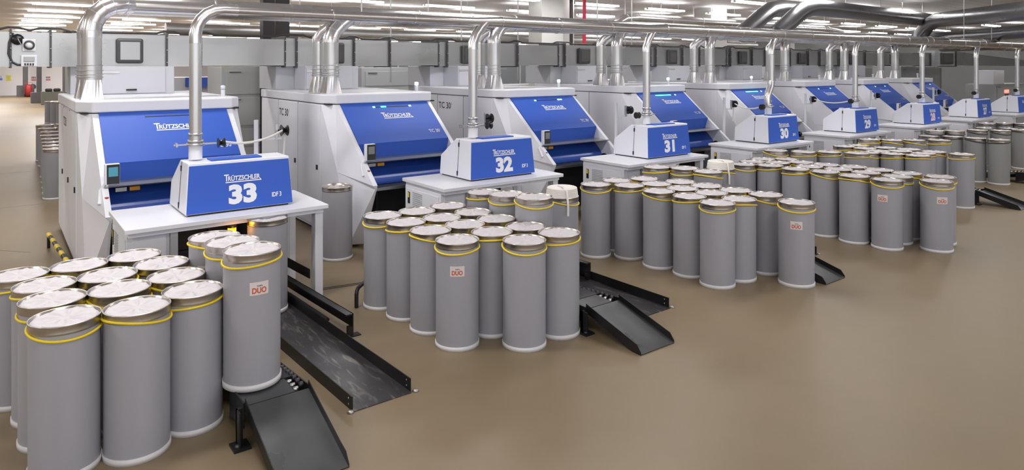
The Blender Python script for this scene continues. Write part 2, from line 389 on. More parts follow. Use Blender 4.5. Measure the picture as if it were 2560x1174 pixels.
tip_off = MB().lathe([(0.0, 0.13), (0.04, 0.13), (0.04, 0.19), (0, 0.2)], (2.22, 0.42, 2.64), 12).mesh('status_lamp', 'white_paint')
disp_on = MB().box(0.245, 0.36, -1.412, -1.408, 1.645, 1.775).mesh('display', 'screen_teal')
disp_off = MB().box(0.245, 0.36, -1.412, -1.408, 1.645, 1.775).mesh('display', 'cabinet_dark')
def obj(name, me, parent):
    o = bpy.data.objects.new(name, me); COL.objects.link(o); o.parent = parent; return o
cards = []
for k, x in enumerate(MX):
    r = card if k == 0 else copy_tree(card, None, card_kids)
    r.location = (x, 12.3, 0)
    where = ['at the left edge of the row', 'lit by cyan and green dots', 'lit by two cyan dots', 'with a long green light', 'with a short green light', 'seen past its hanging sliver', 'next to last in the row', 'last in the row'][k]
    tag(r, f'white and blue carding machine behind feeder box {NW[NUM[k]]}, {where}', 'carding machine', 'carding machines in a row')
    ch = {c.name.split('.')[0]: c for c in (children(r))}
    hood = ch['hood']
    sl = obj('status_slot', slot_me, hood)
    for me in ([], [dotA, dotB, dotC], [dotA, dotB, dotD], [longG, dotB], [longG, dotB], [dotA, dotB], [dotA, dotB], [dotA, dotB])[k]:
        obj('status_light', me, sl)
    if k: obj('status_lamp', tip_me if k in (1, 2, 3, 4) else tip_off, ch['status_post'])
    else: obj('status_lamp', tip_off, ch['status_post'])
    obj('display', disp_on if k == 0 else disp_off, ch['control_screen'])
    cards.append(r)

# ------------------------------------------------------------------ chute feeders standing on the machines
def make_hopper():
    r = empty('chute_feeder', (0, 0, 0))
    MB().box(0, 1.26, 0, 1.9, 0, 0.53).build('housing', 'white_paint_dimmed', r, bevel=0.01)
    p = MB().box(0.02, 1.10, -0.02, 0, 0.02, 0.50).build('front_panel', 'white_paint_dimmed', r, bevel=0.004)
    MB().box(0.42, 0.60, -0.045, -0.02, 0.07, 0.10).build('handle', 'black_plastic', p, bevel=0.008)
    MB().box(0.02, 0.32, -0.03, -0.02, 0.40, 0.44).build('bracket', 'galv', p)
    MB().box(-0.42, 0.0, 0.7, 1.9, 0, 0.53).build('side_chute', 'white_paint_dimmed', r, bevel=0.01)
    return r
hop = make_hopper(); hk = {}; gather(hop, hk)
for k, x in enumerate(MX):
    r = hop if k == 0 else copy_tree(hop, None, hk)
    r.location = (x+0.56, 14.75, 2.64)
    tag(r, f'white box-shaped chute feeder with black handle on top of carding machine {NW[NUM[k]]}', 'chute feeder', 'chute feeders on the machines')

# ------------------------------------------------------------------ long square air duct behind
DY = 15.3
duct = empty('air_duct', (17, DY+0.4, 3.18)); tag(duct, 'long square galvanised air duct with flanges and hatches running behind the machines', 'air duct')
off = Vector((-17, -(DY+0.4), -3.18))
def dbuild(mb, name, m, parent=duct, **k):
    mb.v = [tuple(Vector(p)+off) for p in mb.v]; return mb.build(name, m, parent, **k)
xs = [-1.6, 0.24, 0.84, 1.32, 2.80, 3.45]
sec = []
for k, x in enumerate(MX):
    if k: sec += [x+0.28, x+0.55]
    else: sec += [-3.0, 0.24, 0.84]
    if k == 0: sec += [2.80, 3.45]
    else: sec += [x+1.95, x+2.9]
sec += [35.5, 39.8]
for a, b in zip(sec[:-1], sec[1:]):
    i = sec.index(a)
    jut = 0.05 if (i % 4) == 0 and i > 2 else 0.0
    top = 3.80 if jut == 0 else 3.77
    dbuild(MB().box(a+0.012, b-0.012, DY-jut, DY+0.8, 3.185-(0.02 if not jut else 0), top), 'duct_section', 'duct_sheet')
for a in sec[1:]:
    fl = dbuild(MB().box(a-0.016, a+0.016, DY-0.07, DY+0.85, 3.14, 3.85), 'flange', 'flange')
    for z in (3.25, 3.5, 3.75): dbuild(MB().lathe([(0, -0.02), (0.012, -0.02), (0.012, 0), (0, 0)], (a, DY-0.065, z), 8, 'y'), 'bolt', 'steel', fl)
HX = [-2.35, 1.9, 6.15, 9.95, 14.2, 18.35, 22.5, 26.7, 31.0, 35.0]
for x in HX:
    h = dbuild(MB().box(x, x+0.47, DY-0.10, DY, 3.23, 3.72), 'hatch', 'flange', bevel=0.04)
    dbuild(MB().box(x+0.065, x+0.405, DY-0.11, DY-0.095, 3.30, 3.65), 'hatch_window', 'duct_sheet' if x < 5 else 'window_dark', h)
hh = dbuild(MB().box(40.3, 43.0, DY-0.05, DY+0.8, 3.14, 3.98), 'duct_section', 'cabinet_grey')
h = dbuild(MB().box(41.0, 42.6, DY-0.14, DY-0.05, 3.25, 3.88), 'hatch', 'flange', bevel=0.04); dbuild(MB().box(41.2, 42.4, DY-0.15, DY-0.13, 3.34, 3.80), 'hatch_window', 'window_dark', h)
dbuild(MB().box(43.0, 43.1, DY-0.12, DY+0.85, 3.1, 4.0), 'flange', 'flange')
dbuild(MB().hexa([(43.1, DY, 3.18), (55, DY, 3.12), (55, DY+.8, 3.12), (43.1, DY+.8, 3.18), (43.1, DY, 3.96), (55, DY, 3.5), (55, DY+.8, 3.5), (43.1, DY+.8, 3.96)]), 'duct_taper', 'duct_sheet')
# a cable runs along the duct's top edge
pts = []
x = -3.0
while x < 36:
    bump = 0.05 if any(abs(x-s) < 0.18 for s in sec) else 0.0
    pts.append((x, DY-0.03, 3.83+bump)); x += 0.16
tag(MB().tube(pts, 0.022, 8).build('cable', 'dark_grey'), 'grey cable lying along the top front edge of the square duct', 'cable')
# instruments on the duct at far left
g = empty('pressure_gauge', (0.51, DY-0.06, 3.56)); tag(g, 'white square pressure gauge with round dial on the duct at far left', 'gauge')
MB().box(-0.10, 0.10, -0.06, 0.06, -0.11, 0.11).build('case', 'white_paint', g, bevel=0.01)
MB().lathe([(0.06, -0.005), (0.085, -0.005), (0.085, 0.02), (0.06, 0.02)], (0, -0.085, 0), 24, 'y', cap=False).build('dial_ring', 'dark_grey', g)
MB().lathe([(0, 0), (0.06, 0), (0.06, 0.015), (0, 0.015)], (0, -0.075, 0), 24, 'y').build('dial', 'letter_white', g)
g = empty('junction_box', (0.51, DY-0.06, 3.27)); tag(g, 'white junction box with cable glands below the gauge on the duct', 'junction box')
MB().box(-0.12, 0.12, -0.06, 0.06, -0.1, 0.11).build('case', 'white_paint', g, bevel=0.008)
MB().box(-0.08, 0.08, -0.075, -0.06, -0.01, 0.08).build('cover', 'cabinet_grey', g, bevel=0.008)
for i in range(4): MB().box(-0.07+i*0.04, -0.05+i*0.04, -0.085, -0.06, -0.08, -0.04).build('cable_gland', 'black_plastic', g)
g = empty('actuator', (0.34, DY-0.05, 3.66)); tag(g, 'round black fan actuator with pale lever on the duct at far left', 'actuator')
MB().lathe([(0, 0), (0.10, 0), (0.10, 0.05), (0, 0.05)], (0, -0.05, 0), 12, 'y').build('disc', 'black_plastic', g)
MB().tube([(0, -0.07, 0.02), (0.05, -0.07, -0.09)], 0.01, 6).build('lever', 'steel', g)
tag(MB().tube([(0.27, DY-.05, 3.78), (0.22, DY-0.06, 3.6), (0.21, DY-0.06, 3.4), (0.26, DY-0.06, 3.25), (0.34, DY-0.06, 3.2), (0.40, DY-0.06, 3.2)], 0.02, 8).build('hose', 'dark_grey'), 'grey bent hose leading into the junction box on the duct', 'hose')

# ------------------------------------------------------------------ round pipes overhead
def arc(c, r, a0, a1, n, plane='xz'):
    out = []
    for i in range(n+1):
        a = a0+(a1-a0)*i/n
        out.append((c[0]+r*math.cos(a), c[1], c[2]+r*math.sin(a)))
    return out
# front (thin) suction pipe above the feeder boxes
PY, PZ = 9.5, 3.93
RX = [2.08, 6.42, 10.76, 15.22, 19.62, 24.1, 28.75, 33.15]
fp = empty('suction_pipe', (18, PY, PZ)); tag(fp, 'thinner front galvanised suction pipe running above the numbered feeder boxes', 'pipe')
def pbuild(mb, name, m, root, **k):
    L = Vector(root.location); mb.v = [tuple(Vector(p)-L) for p in mb.v]; return mb.build(name, m, root, **k)
rad = [0.072, 0.095, 0.115, 0.125, 0.135, 0.145, 0.155, 0.165]
elb = arc((RX[0]+0.34, PY, PZ-0.34), 0.34, PI, PI/2, 5)
pbuild(MB().tube([(RX[0], PY, PZ-0.45)]+elb+[(RX[0]+0.5, PY, PZ)], 0.078, 20), 'elbow', 'galv_shiny', fp)
xs_ = [RX[0]+0.48]+[r+0.55 for r in RX[1:]]+[44]
for i in range(8):
    zc = PZ+0.012*i
    a, b = xs_[i], xs_[i+1]
    m = 0.5 if i < 7 else 0.0
    pbuild(MB().tube([(a, PY, zc), (b-m, PY, zc), (b, PY, zc+0.012)] if m else [(a, PY, zc), (b, PY, zc)], ([rad[i], rad[i], rad[i+1]] if m else rad[i]), 24), 'pipe_section', 'galv_main', fp)
    xx = a+0.02
    while xx < b-0.3:
        pbuild(MB().tube([(xx, PY, zc), (xx+0.025, PY, zc)], rad[i]+0.008, 24), 'joint_ring', 'galv_shiny', fp); xx += 1.35
# risers from the feeder boxes
def ring(mb, x, y, z, r, h=0.02, t=0.01): return mb.lathe([(r-0.002, -h), (r+t, -h), (r+t, h), (r-0.002, h)], (x, y, z), 24, 'z', cap=False)
for k, x in enumerate(RX):
    r = empty('riser_pipe', (x, PY, 1.98)); tag(r, f'thin galvanised riser pipe rising from the top of feeder box {NW[NUM[k]]}', 'pipe', 'thin riser pipes on the feeder boxes')
    rr = 0.075
    if k == 3:
        pbuild(MB().tube([(x+0.13, PY, 3.45), (x+0.13, PY, 2.78)], 0.08, 20), 'pipe_section', 'galv', r)
        pbuild(MB().tube([(x+0.13, PY, 2.8), (x+0.10, PY, 2.66), (x, PY, 2.5), (x-0.03, PY, 2.38), (x-0.02, PY, 2.2)], 0.085, 16), 'bent_hose', 'galv_shiny', r)
        xt = x+0.13
    else:
        pbuild(MB().tube([(x, PY, 2.2), (x, PY, PZ-0.45)], rr, 20), 'pipe_section', 'galv', r); xt = x
    pbuild(MB().tube([(x, PY, 1.98), (x, PY, 2.21)], rr+0.008, 20), 'collar', 'white_paint', r)
    for zz, ra in ((2.21, rr+.01), (2.30, rr)): pbuild(ring(MB(), x, PY, zz, ra), 'clamp_ring', 'steel', r)
    if k:
        pbuild(MB().tube([(xt, PY, PZ-0.47), (xt, PY, PZ-0.36), (xt+0.06, PY, PZ-0.22), (xt+0.17, PY, PZ-0.08), (xt+0.26, PY, PZ)], rr+0.006, 20), 'elbow', 'galv_shiny', r)
    # sliver guide clamped round the riser
    cl = MB(); cl.box(x-0.26, x-0.07, PY-0.02, PY+0.02, 2.165, 2.18); cl.lathe([(0.08, -0.015), (0.11, -0.015), (0.11, 0.015), (0.08, 0.015)], (x, PY, 2.17), 20, cap=False); cl.box(x+0.08, x+0.26, PY-0.015, PY+0.01, 2.16, 2.18); cl.box(x-0.24, x-0.22, PY-0.05, PY+0.05, 2.15, 2.2)
    g = pbuild(cl, 'guide_bracket', 'steel', r)
    for sx in (0.27, 0.35):
        gx = x+sx if k < 2 else x-sx
        s = 1 if sx < 0.3 else -1
        if k >= 2: s = -s
        t = MB().lathe([(0.068, 0), (0.04, 0.025*s), (0.018, 0.045*s), (0.0, 0.045*s)], (gx, PY-0.03, 2.17), 16, 'x'); pbuild(t, 'trumpet', 'black_plastic', r)

# rear (thick) main extraction pipe
MY, MZ = 13.0, 4.2
mp = empty('extraction_pipe', (18, MY, MZ)); tag(mp, 'thick rear galvanised extraction pipe running above the carding machines', 'pipe')
elb = arc((1.25+0.42, 12.9, MZ-0.42), 0.42, PI, PI/2, 6)
bounds = [1.67]+[x+0.9 for x in MX[1:]]+[46]
mr = [0.17, 0.185, 0.20, 0.215, 0.225, 0.235, 0.24, 0.245]
for i in range(8):
    a, b = bounds[i], bounds[i+1]
    pbuild(MB().tube([(a, MY, MZ), (b-0.4, MY, MZ), (b, MY, MZ)], [mr[i], mr[i], mr[min(7, i+1)]], 28), 'pipe_section', 'galv_main', mp)
    xx = a+0.1
    while xx < b-0.3:
        pbuild(MB().tube([(xx, MY, MZ), (xx+0.03, MY, MZ)], mr[i]+0.01, 28), 'joint_ring', 'galv', mp); xx += 1.38
# a pair of risers on each machine
FX = [1.25, 5.30, 9.28, 13.36, 17.42, 21.6, 25.7, 29.95]
for k in range(8):
    for rear in (0, 1):
        x = FX[k] + (-0.02 if rear else 0.0); y = 12.85 if not rear else 13.42; rr = 0.15 if not rear else 0.13
        r = empty('exhaust_riser', (x, y, 2.64))
        tag(r, f'galvanised exhaust riser with square funnel foot, the {"rear" if rear else "front"} one on carding machine {NW[NUM[k]]}', 'pipe', 'exhaust risers on the carding machines')
        n = 24; fb = []
        h = 0.16
        top = [(x+rr*math.cos(2*PI*i/n), y+rr*math.sin(2*PI*i/n), 2.98) for i in range(n)]
        for i in range(n):
            a = 2*PI*i/n; c, s = math.cos(a), math.sin(a); q = h/max(abs(c), abs(s)); fb.append((x+c*q, y+s*q, 2.64))
        f = MB().add(fb+top, [(i, (i+1) % n, (i+1) % n+n, i+n) for i in range(n)]); pbuild(f, 'funnel', 'galv_shiny', r)
        m = MB(); m.tube([(x, y, 2.96), (x, y, 3.2)], rr+0.005, 24, cap=False); pbuild(m, 'collar', 'galv', r)
        for zz, hh, tt in ((3.0, .008, .02), (3.04, .006, .02), (3.11, .006, .025), (3.19, .008, .012)): pbuild(ring(MB(), x, y, zz, rr, hh, tt), 'clamp_ring', 'steel', r)
        pbuild(MB().box(x+rr, x+rr+0.2, y-0.02, y+0.02, 3.10, 3.115), 'lever', 'steel', r)
        ztop = 3.72 if k < 2 else 3.78
        pbuild(MB().tube([(x, y, 3.19), (x, y, ztop-0.06)], rr, 24), 'pipe_section', 'galv', r)
        if k == 0:
            e = arc((x+0.45, y, MZ-0.45), 0.45, PI, PI/2, 5)
            if rear: e = [(p[0], y+(MY-y)*(i/5.0)**1.5, p[2]) for i, p in enumerate(e)]
            pts = [(x, y, ztop-0.08)]+e+[(x+0.6, MY, MZ)]
        else:
            pts = [(x, y, ztop-0.08), (x, y, ztop), (x+0.06, y+(MY-y)*0.2, ztop+0.12), (x+0.2, y+(MY-y)*.5, ztop+0.26), (x+0.42, y+(MY-y)*.85, MZ-0.06), (x+0.55, MY, MZ)]
        el = pbuild(MB().tube(pts, rr+0.004, 24), 'elbow', 'galv_shiny', r)
        for i in range(1, len(pts)-1):
            d = (Vector(pts[i+1])-Vector(pts[i-1])).normalized()*0.005; m = MB().tube([Vector(pts[i])-d, Vector(pts[i])+d], rr+0.008, 24)
            m.v = [tuple(Vector(p)-Vector(r.location)) for p in m.v]; m.build('seam', 'galv', el)
# other pipes further back and at the right
def pipe_thing(name, pts, r, m, label, rings=0.0):
    root = empty(name, pts[0]); tag(root, label, 'pipe')
    pbuild(MB().tube(pts, r, 24), 'pipe_run', m, root)
    mb = MB()
    P = [Vector(p) for p in pts]
    for a, b in zip(P[:-1], P[1:]):
        L = (b-a).length; d = (b-a).normalized(); t = 0.05
        while rings and t < L:
            pbuild(MB().tube([a+d*t, a+d*(t+0.03)], r+0.012, 24), 'joint_ring', 'galv', root); t += rings
    return root
pipe_thing('far_pipe', [(4.0, 22, 4.27), (34, 22, 4.27)], 0.17, 'galv', 'pale pipe seen low behind the square duct, beyond the risers', 2.0)
pipe_thing('far_pipe', [(20.4, 20, 4.6), (20.7, 20, 4.9), (21.3, 20, 5.16), (22.0, 20, 5.22), (38.0, 20, 5.22), (39.5, 20, 5.1), (40.3, 20, 4.8)], 0.19, 'galv_shiny', 'bright upper pipe with bends at both ends behind the main pipe', 2.2)
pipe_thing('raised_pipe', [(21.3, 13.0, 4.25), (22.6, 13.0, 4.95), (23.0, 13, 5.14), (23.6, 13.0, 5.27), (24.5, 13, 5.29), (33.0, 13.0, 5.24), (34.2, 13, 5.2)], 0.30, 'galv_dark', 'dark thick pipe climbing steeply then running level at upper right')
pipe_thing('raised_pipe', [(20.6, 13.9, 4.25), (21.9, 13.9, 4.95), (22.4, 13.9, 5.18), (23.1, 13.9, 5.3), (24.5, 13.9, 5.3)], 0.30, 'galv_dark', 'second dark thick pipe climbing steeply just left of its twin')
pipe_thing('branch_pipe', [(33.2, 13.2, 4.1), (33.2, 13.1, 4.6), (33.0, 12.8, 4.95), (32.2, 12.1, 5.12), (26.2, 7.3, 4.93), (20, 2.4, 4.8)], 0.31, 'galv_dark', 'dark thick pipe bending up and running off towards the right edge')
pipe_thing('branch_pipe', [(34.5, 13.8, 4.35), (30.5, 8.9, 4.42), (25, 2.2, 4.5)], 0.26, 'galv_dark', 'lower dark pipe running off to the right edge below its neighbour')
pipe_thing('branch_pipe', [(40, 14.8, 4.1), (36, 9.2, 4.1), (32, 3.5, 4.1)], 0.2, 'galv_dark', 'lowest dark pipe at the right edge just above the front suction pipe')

# hanger rods
rods = [(4.4, 9.5, 3.9), (7.6, 13, 4.2), (9.0, 17.5, 2.7), (11.4, 17.5, 2.7), (13.6, 17.5, 2.7), (17.2, 17.5, 2.7), (19, 17.5, 3.4), (21.3, 20, 3.0), (23.6, 20, 3.4), (25.9, 20, 3.4), (24.9, 13, 4.9), (26.1, 13, 4.9), (29.0, 13, 5.0), (31.0, 13, 5.0), (33.0, 13, 5.0), (27.6, 9.5, 3.95), (30.3, 9.5, 3.95), (36, 13, 4.2), (8, 22, 4.27), (20, 22, 4.27), (34, 22, 4.27)]
rods.sort(key=lambda r: (r[0]*math.cos(math.radians(YAW))-r[1]*math.sin(math.radians(YAW)))/(r[0]*math.sin(math.radians(YAW))+r[1]*math.cos(math.radians(YAW))))
ORDS = ['first', 'second', 'third', 'fourth', 'fifth', 'sixth', 'seventh', 'eighth', 'ninth', 'tenth', 'eleventh', 'twelfth', 'thirteenth', 'fourteenth', 'fifteenth', 'sixteenth', 'seventeenth', 'eighteenth', 'nineteenth', 'twentieth', 'last']
for i, (x, y, z) in enumerate(rods):
    tag(MB().tube([(0, 0, 0), (0, 0, CEIL-z)], 0.012 if y < 14 else 0.02, 6).build('hanger_rod', 'steel', loc=(x, y, z)), f'thin steel hanger rod dropping from the ceiling, {ORDS[i]} from the left', 'rod', 'hanger rods from the ceiling')

# ------------------------------------------------------------------ tables and feeder boxes
TX = [1.19, 5.47, 9.56, 13.80, 18.05, 22.33, 26.55, 30.9]
TW = 2.44
def make_table():
    r = empty('coiler_table', (0, 0, 0))
    MB().box(0, TW, 0, 1.34, 1.245, 1.30).build('table_top', 'white_paint_table', r, bevel=0.006)
    MB().box(0.05, TW-0.05, 0.06, 1.3, 1.19, 1.245).build('apron', 'white_paint', r)
    c = MB().box(0.04, 0.50, 0.16, 1.30, 0.12, 1.19).build('cabinet', 'white_paint', r, bevel=0.006)
    d = MB().box(0.028, 0.04, 0.22, 1.24, 0.2, 1.14).build('side_door', 'white_paint', c, bevel=0.003)
    m = MB()
    for i in range(12): m.box(0.018, 0.03, 0.72, 1.02, 0.74+i*0.032, 0.752+i*0.032)
    m.build('vent', 'cabinet_grey', c)
    MB().box(0.018, 0.03, 1.12, 1.18, 0.90, 1.09).build('isolator_switch', 'black_plastic', c)
    MB().box(0.014, 0.02, 1.13, 1.17, 1.0, 1.08).build('warning_label', 'yellow', c)
    MB().box(0.005, 0.03, 0.24, 0.33, 0.82, 0.92).build('latch', 'black_plastic', c)
    MB().box(0.10, 0.46, 0.145, 0.16, 0.5, 1.15).build('front_door', 'white_paint', c, bevel=0.003)
    MB().box(0.50, 0.58, 0.10, 0.22, 0.05, 1.2).build('post', 'cabinet_grey', r)
    MB().box(TW-0.15, TW-0.04, 0.10, 0.24, 0.0, 1.2).build('leg', 'white_paint', r, bevel=0.004)
    MB().box(TW-0.13, TW-0.04, 1.16, 1.30, 0.0, 1.2).build('leg', 'white_paint', r, bevel=0.004)
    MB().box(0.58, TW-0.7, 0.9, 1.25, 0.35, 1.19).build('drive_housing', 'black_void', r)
    m = MB()
    for z in (0.45, 0.72, 1.0): m.box(0.58, TW-0.75, 0.84, 0.9, z, z+0.035)
    for x in (0.7, 1.1, 1.5): m.box(x, x+0.035, 0.83, 0.9, 0.35, 1.19)
    m.build('inner_frame', 'black_metal', r)
    MB().tube([(TW-0.5, 1.2, 1.15), (TW-0.35, 1.0, 1.0), (TW-0.3, 0.9, 0.6)], 0.015, 8).build('inner_cable', 'letter_white', r)
    return r
tb = make_table(); tk = {}; gather(tb, tk)
for k, x in enumerate(TX):
    r = tb if k == 0 else copy_tree(tb, None, tk)
    r.location = (x, 8.88, 0)
    tag(r, f'white metal table with cabinet and two right legs carrying feeder box {NW[NUM[k]]}', 'table', 'white tables under the feeder boxes')
al = empty('warning_lamp', (2.40, 9.0, 1.08)); tag(al, 'small lit amber warning lamp hanging below the table edge under box 33', 'lamp')
MB().box(-0.03, 0.03, -0.03, 0.03, 0.1, 0.11).build('bracket', 'black_plastic', al)
MB().lathe([(0, 0.06), (0.055, 0.06), (0.055, 0.11), (0, 0.11)], (0, 0, 0), 16).build('lamp_base', 'black_plastic', al)
MB().lathe([(0, -0.02), (0.05, -0.02), (0.05, 0.06), (0, 0.06)], (0, 0, 0.0), 16).build('lens', 'amber', al)
pl = bpy.data.lights.new('amber_glow', 'POINT'); pl.energy = 1; pl.color = (1, 0.4, 0.05); pl.shadow_soft_size = 0.06
po = bpy.data.objects.new('amber_glow', pl); COL.objects.link(po); po.location = (2.40, 8.90, 1.08)

BX = [1.89, 6.15, 10.43, 14.72, 19.0, 23.42, 27.95, 32.2]
BW = 1.36
def make_box():
    r = empty('feeder_box', (0, 0, 0))
    t = 0.045
    prof = [(0.0, 0.02), (0.05, 0.66), (0.50, 0.66), (0.95, 0.34), (0.95, 0.02)]
    def X(x, z): return x+(BW/2-x)/(BW/2)*t*(z/0.66)
    v = [(X(0, z), y, z) for y, z in prof]+[(X(BW, z), y, z) for y, z in prof]; n = 5
    MB().add(v, [tuple(range(n-1, -1, -1)), tuple(range(n, 2*n))]+[(i, (i+1) % n, (i+1) % n+n, i+n) for i in range(n)]).build('housing', 'white_paint', r, bevel=0.012)
    MB().box(0.04, BW-0.06, 0.03, 0.93, 0, 0.03).build('foot', 'black_void', r)
    a, b = 0.03, 0.625
    y = lambda z: 0.05*(z-0.02)/0.64
    f = MB().hexa([(X(0.0, a)+0.012, y(a)-0.012, a), (X(BW, a)-0.012, y(a)-0.012, a), (X(BW, a)-0.012, y(a)+0.01, a), (X(0, a)+0.012, y(a)+0.01, a),
                   (X(0.0, b)+0.012, y(b)-0.012, b), (X(BW, b)-0.012, y(b)-0.012, b), (X(BW, b)-0.012, y(b)+0.01, b), (X(0, b)+0.012, y(b)+0.01, b)]).build('front_panel', 'blue_paint', r)
    def P(u, z): return Vector((0.03+u*(BW-0.06), y(z)-0.015, z))
    sl = Vector((0, 0.05/0.64, 1))
    place_geo(MB(), LOGO, P(0.335, 0.375), (0.475, 0, 0), sl*0.11).build('emblem', 'letter_white', f)
    place_geo(MB(), IDF, P(0.80, 0.135), (0.125, 0, 0), sl*0.062).build('model_lettering', 'letter_white', f)
    MB().box(0.33, 0.97, 0.10, 0.33, 0.66, 0.68).build('top_lid', 'blue_paint', r, bevel=0.004)
    d = MB().box(-0.012, 0.0, 0.40, 0.412, 0.05, 0.62)
    d = MB(); d.hexa([(-0.004, .385, 0.04), (0.01, .385, 0.04), (0.01, .39, 0.04), (-0.004, .39, 0.04), (t-0.006, .385, 0.65), (t+.01, .385, 0.65), (t+.01, .39, .65), (t-.006, .39, .65)])
    sm = d.build('side_door_gap', 'dark_grey', r)
    for z in (0.09, 0.56): MB().box(X(0, z)-0.012, X(0, z)+0.005, 0.375, 0.40, z-0.03, z+0.04).build('hinge', 'black_plastic', sm)
    return r, P, sl
bxr, BP, BSL = make_box(); bk = {}; gather(bxr, bk)
for k, x in enumerate(BX):
    r = bxr if k == 0 else copy_tree(bxr, None, bk)
    r.location = (x, 9.18, 1.30)
    if k < 7:
        ng = norm_geo([text_geo(str(NUM[k]), 1.0, 0.055)])
        wd = 0.355 if NUM[k] != 31 else 0.32
        m = place_geo(MB(), ng, BP(0.375, 0.095), (wd, 0, 0), BSL*0.255)
        fpn = [c for c in children(r) if c.name.startswith('front_panel')][0]
        m.build('number', 'letter_pink' if NUM[k] == 28 else 'letter_white', fpn)
        lab = f'white and blue feeder box marked with the number {NW[NUM[k]]} on a white table'
    else: lab = 'white and blue feeder box cut off by the right edge of the photo'
    tag(r, lab, 'feeder box', 'numbered feeder boxes')

# guide stands between machine and table
GX = [3.33, 7.45, 11.52, 15.68, 19.8, 24.05, 29.2]
def make_stand():
    r = empty('guide_stand', (0, 0, 0))
    MB().tube([(0, 0, 0.02), (0, 0, 2.32)], 0.035, 12).build('post', 'white_paint', r)
    MB().box(-0.1, 0.1, -0.1, 0.1, 0, 0.02).build('foot', 'white_paint', r)
    MB().box(0.03, 0.40, -0.012, 0.012, 1.99, 2.015).build('arm', 'white_paint', r)
    MB().box(0.30, 0.34, -0.02, 0.02, 1.98, 2.24).build('bracket', 'steel', r)
    for sx, s in ((0.40, 1), (0.50, -1)):
        MB().lathe([(0.095, 0), (0.06, 0.03*s), (0.02, 0.06*s), (0.0, 0.06*s)], (sx, 0, 2.13), 20, 'x').build('trumpet', 'black_plastic', r)
    MB().tube([(0.34, 0, 2.13), (0.46, 0, 2.13)], 0.018, 8).build('spindle', 'black_plastic', r)
    return r
gs = make_stand(); gk = {}; gather(gs, gk)
for k, x in enumerate(GX):
    r = gs if k == 0 else copy_tree(gs, None, gk)
    r.location = (x, 11.1, 0)
    tag(r, f'white post with arm and black trumpet guides standing behind feeder box {NW[NUM[k]]}', 'guide stand', 'sliver guide stands')
def sag(a, b, s, n=12):
    a, b = Vector(a), Vector(b); return [a.lerp(b, i/n)-Vector((0, 0, s*4*(i/n)*(1-i/n))) for i in range(n+1)]
for k, nm in ((0, 'white sliver rope sagging between riser guide and post behind box 33'), (3, 'white sliver rope sagging behind box 30'), (4, 'white sliver rope hanging in front of the hood behind box 29')):
    sgn = 1 if k < 2 else -1
    a = (RX[k]+0.31*sgn, PY-0.03, 2.19); b = (GX[k]+0.45, 11.1, 2.15)
    
    tag(MB().tube(sag(a, b, 0.10)+[Vector(b)+Vector((0.02, 0.03, -0.15)), Vector(b)+Vector((0.0, 0.05, -0.5))], 0.017, 8).build('sliver_rope', 'sliver'), nm, 'rope', 'sliver ropes')

# ------------------------------------------------------------------ sliver cans
R, CH = 0.246, 1.2
def lid_mesh():
    m = MB(); ns, nr = 72, 11; r0 = R-0.008
    v = [(0, 0, 0.0)]; f = []
    for j in range(1, nr+1):
        q = j/nr
        for i in range(ns):
            a = 2*PI*i/ns
            z = 0.0
            sp = math.cos(9*a+2.2*q+1.1*math.sin(7*q))
            if 0.15 < q < 0.95: z += 0.015*max(0, sp)**5*min(1, (q-0.15)*4)
            z += 0.006*math.exp(-((q-0.88)/0.04)**2)+0.004*math.exp(-((q-0.55)/0.05)**2)
            if q < 0.15: z -= 0.01
            if j == nr: z -= 0.01
            v.append((r0*q*math.cos(a), r0*q*math.sin(a), z))
    for i in range(ns):
        f.append((0, 1+i, 1+(i+1) % ns))
        for j in range(nr-1):
            b0, b1 = 1+j*ns, 1+(j+1)*ns
            f.append((b0+i, b1+i, b1+(i+1) % ns, b0+(i+1) % ns))
    m.add(v, f, True); return m.mesh('lid', 'lid_white')
def can_parts(band='yellow', body='can_grey', coil=False, empty_can=False):
    r = empty('sliver_can', (0, 0, 0))
    MB().lathe([(R-0.004, 0.035), (R, 0.06), (R, 1.14)], seg=48, cap=False).build('body', body, r)
    MB().lathe([(R-0.02, 0), (R+0.008, 0.0), (R+0.008, 0.05), (R+0.001, 0.05)], seg=48, cap=True).build('base_ring', 'can_base', r)
    MB().lathe([(R+0.001, 1.125), (R+0.006, 1.128), (R+0.004, 1.14), (R+0.004, 1.185), (R+0.009, 1.193), (R+0.005, 1.2), (R-0.004, 1.196), (R-0.007, 1.12)], seg=48, cap=False).build('rim', 'chrome', r)
    if coil:
        pr = [(0, 0.13)]+[(R-0.03+0.01*math.sin(i*1.9), 0.13-0.004*i) for i in range(0)]
        m = MB()
        for i in range(6):
            m.tube([((R-0.02-0.003*i)*math.cos(t*PI/16), (R-0.02-0.003*i)*math.sin(t*PI/16), 1.2+0.022*i) for t in range(32)], 0.02, 8, closed=True)
        m.lathe([(0, 1.335), (0.1, 1.34), (0.2, 1.32), (0.215, 1.3), (0.21, 1.19)], seg=32, cap=False)
        m.build('sliver_coil', 'sliver', r)
        MB().tube([(-0.05, 0.03, 1.345), (-0.08, -0.12, 1.35), (-0.1, -0.22, 1.30), (-0.11, -0.26, 1.1), (-0.12, -0.27, 0.95)], 0.016, 8).build('loose_strand', 'sliver', r)
    else:
        l = bpy.data.objects.new('lid', LID); COL.objects.link(l); l.parent = r; l.location = (0, 0, 1.184 if not empty_can else 1.13)
    if band:
        pts = [((R+0.009)*math.cos(t*PI/20), (R+0.009)*math.sin(t*PI/20), 1.115+0.03*math.cos(t*PI/20)+0.008*math.sin(2*t*PI/20)) for t in range(40)]
        MB().tube(pts, 0.0105, 8, closed=True).build('band', band, r)
    return r
LID = lid_mesh()
protoY = can_parts(); protoC = can_parts(coil=True); protoB = can_parts('black_band', 'can_grey_green'); protoN = can_parts(None); protoE = can_parts(None, empty_can=True)
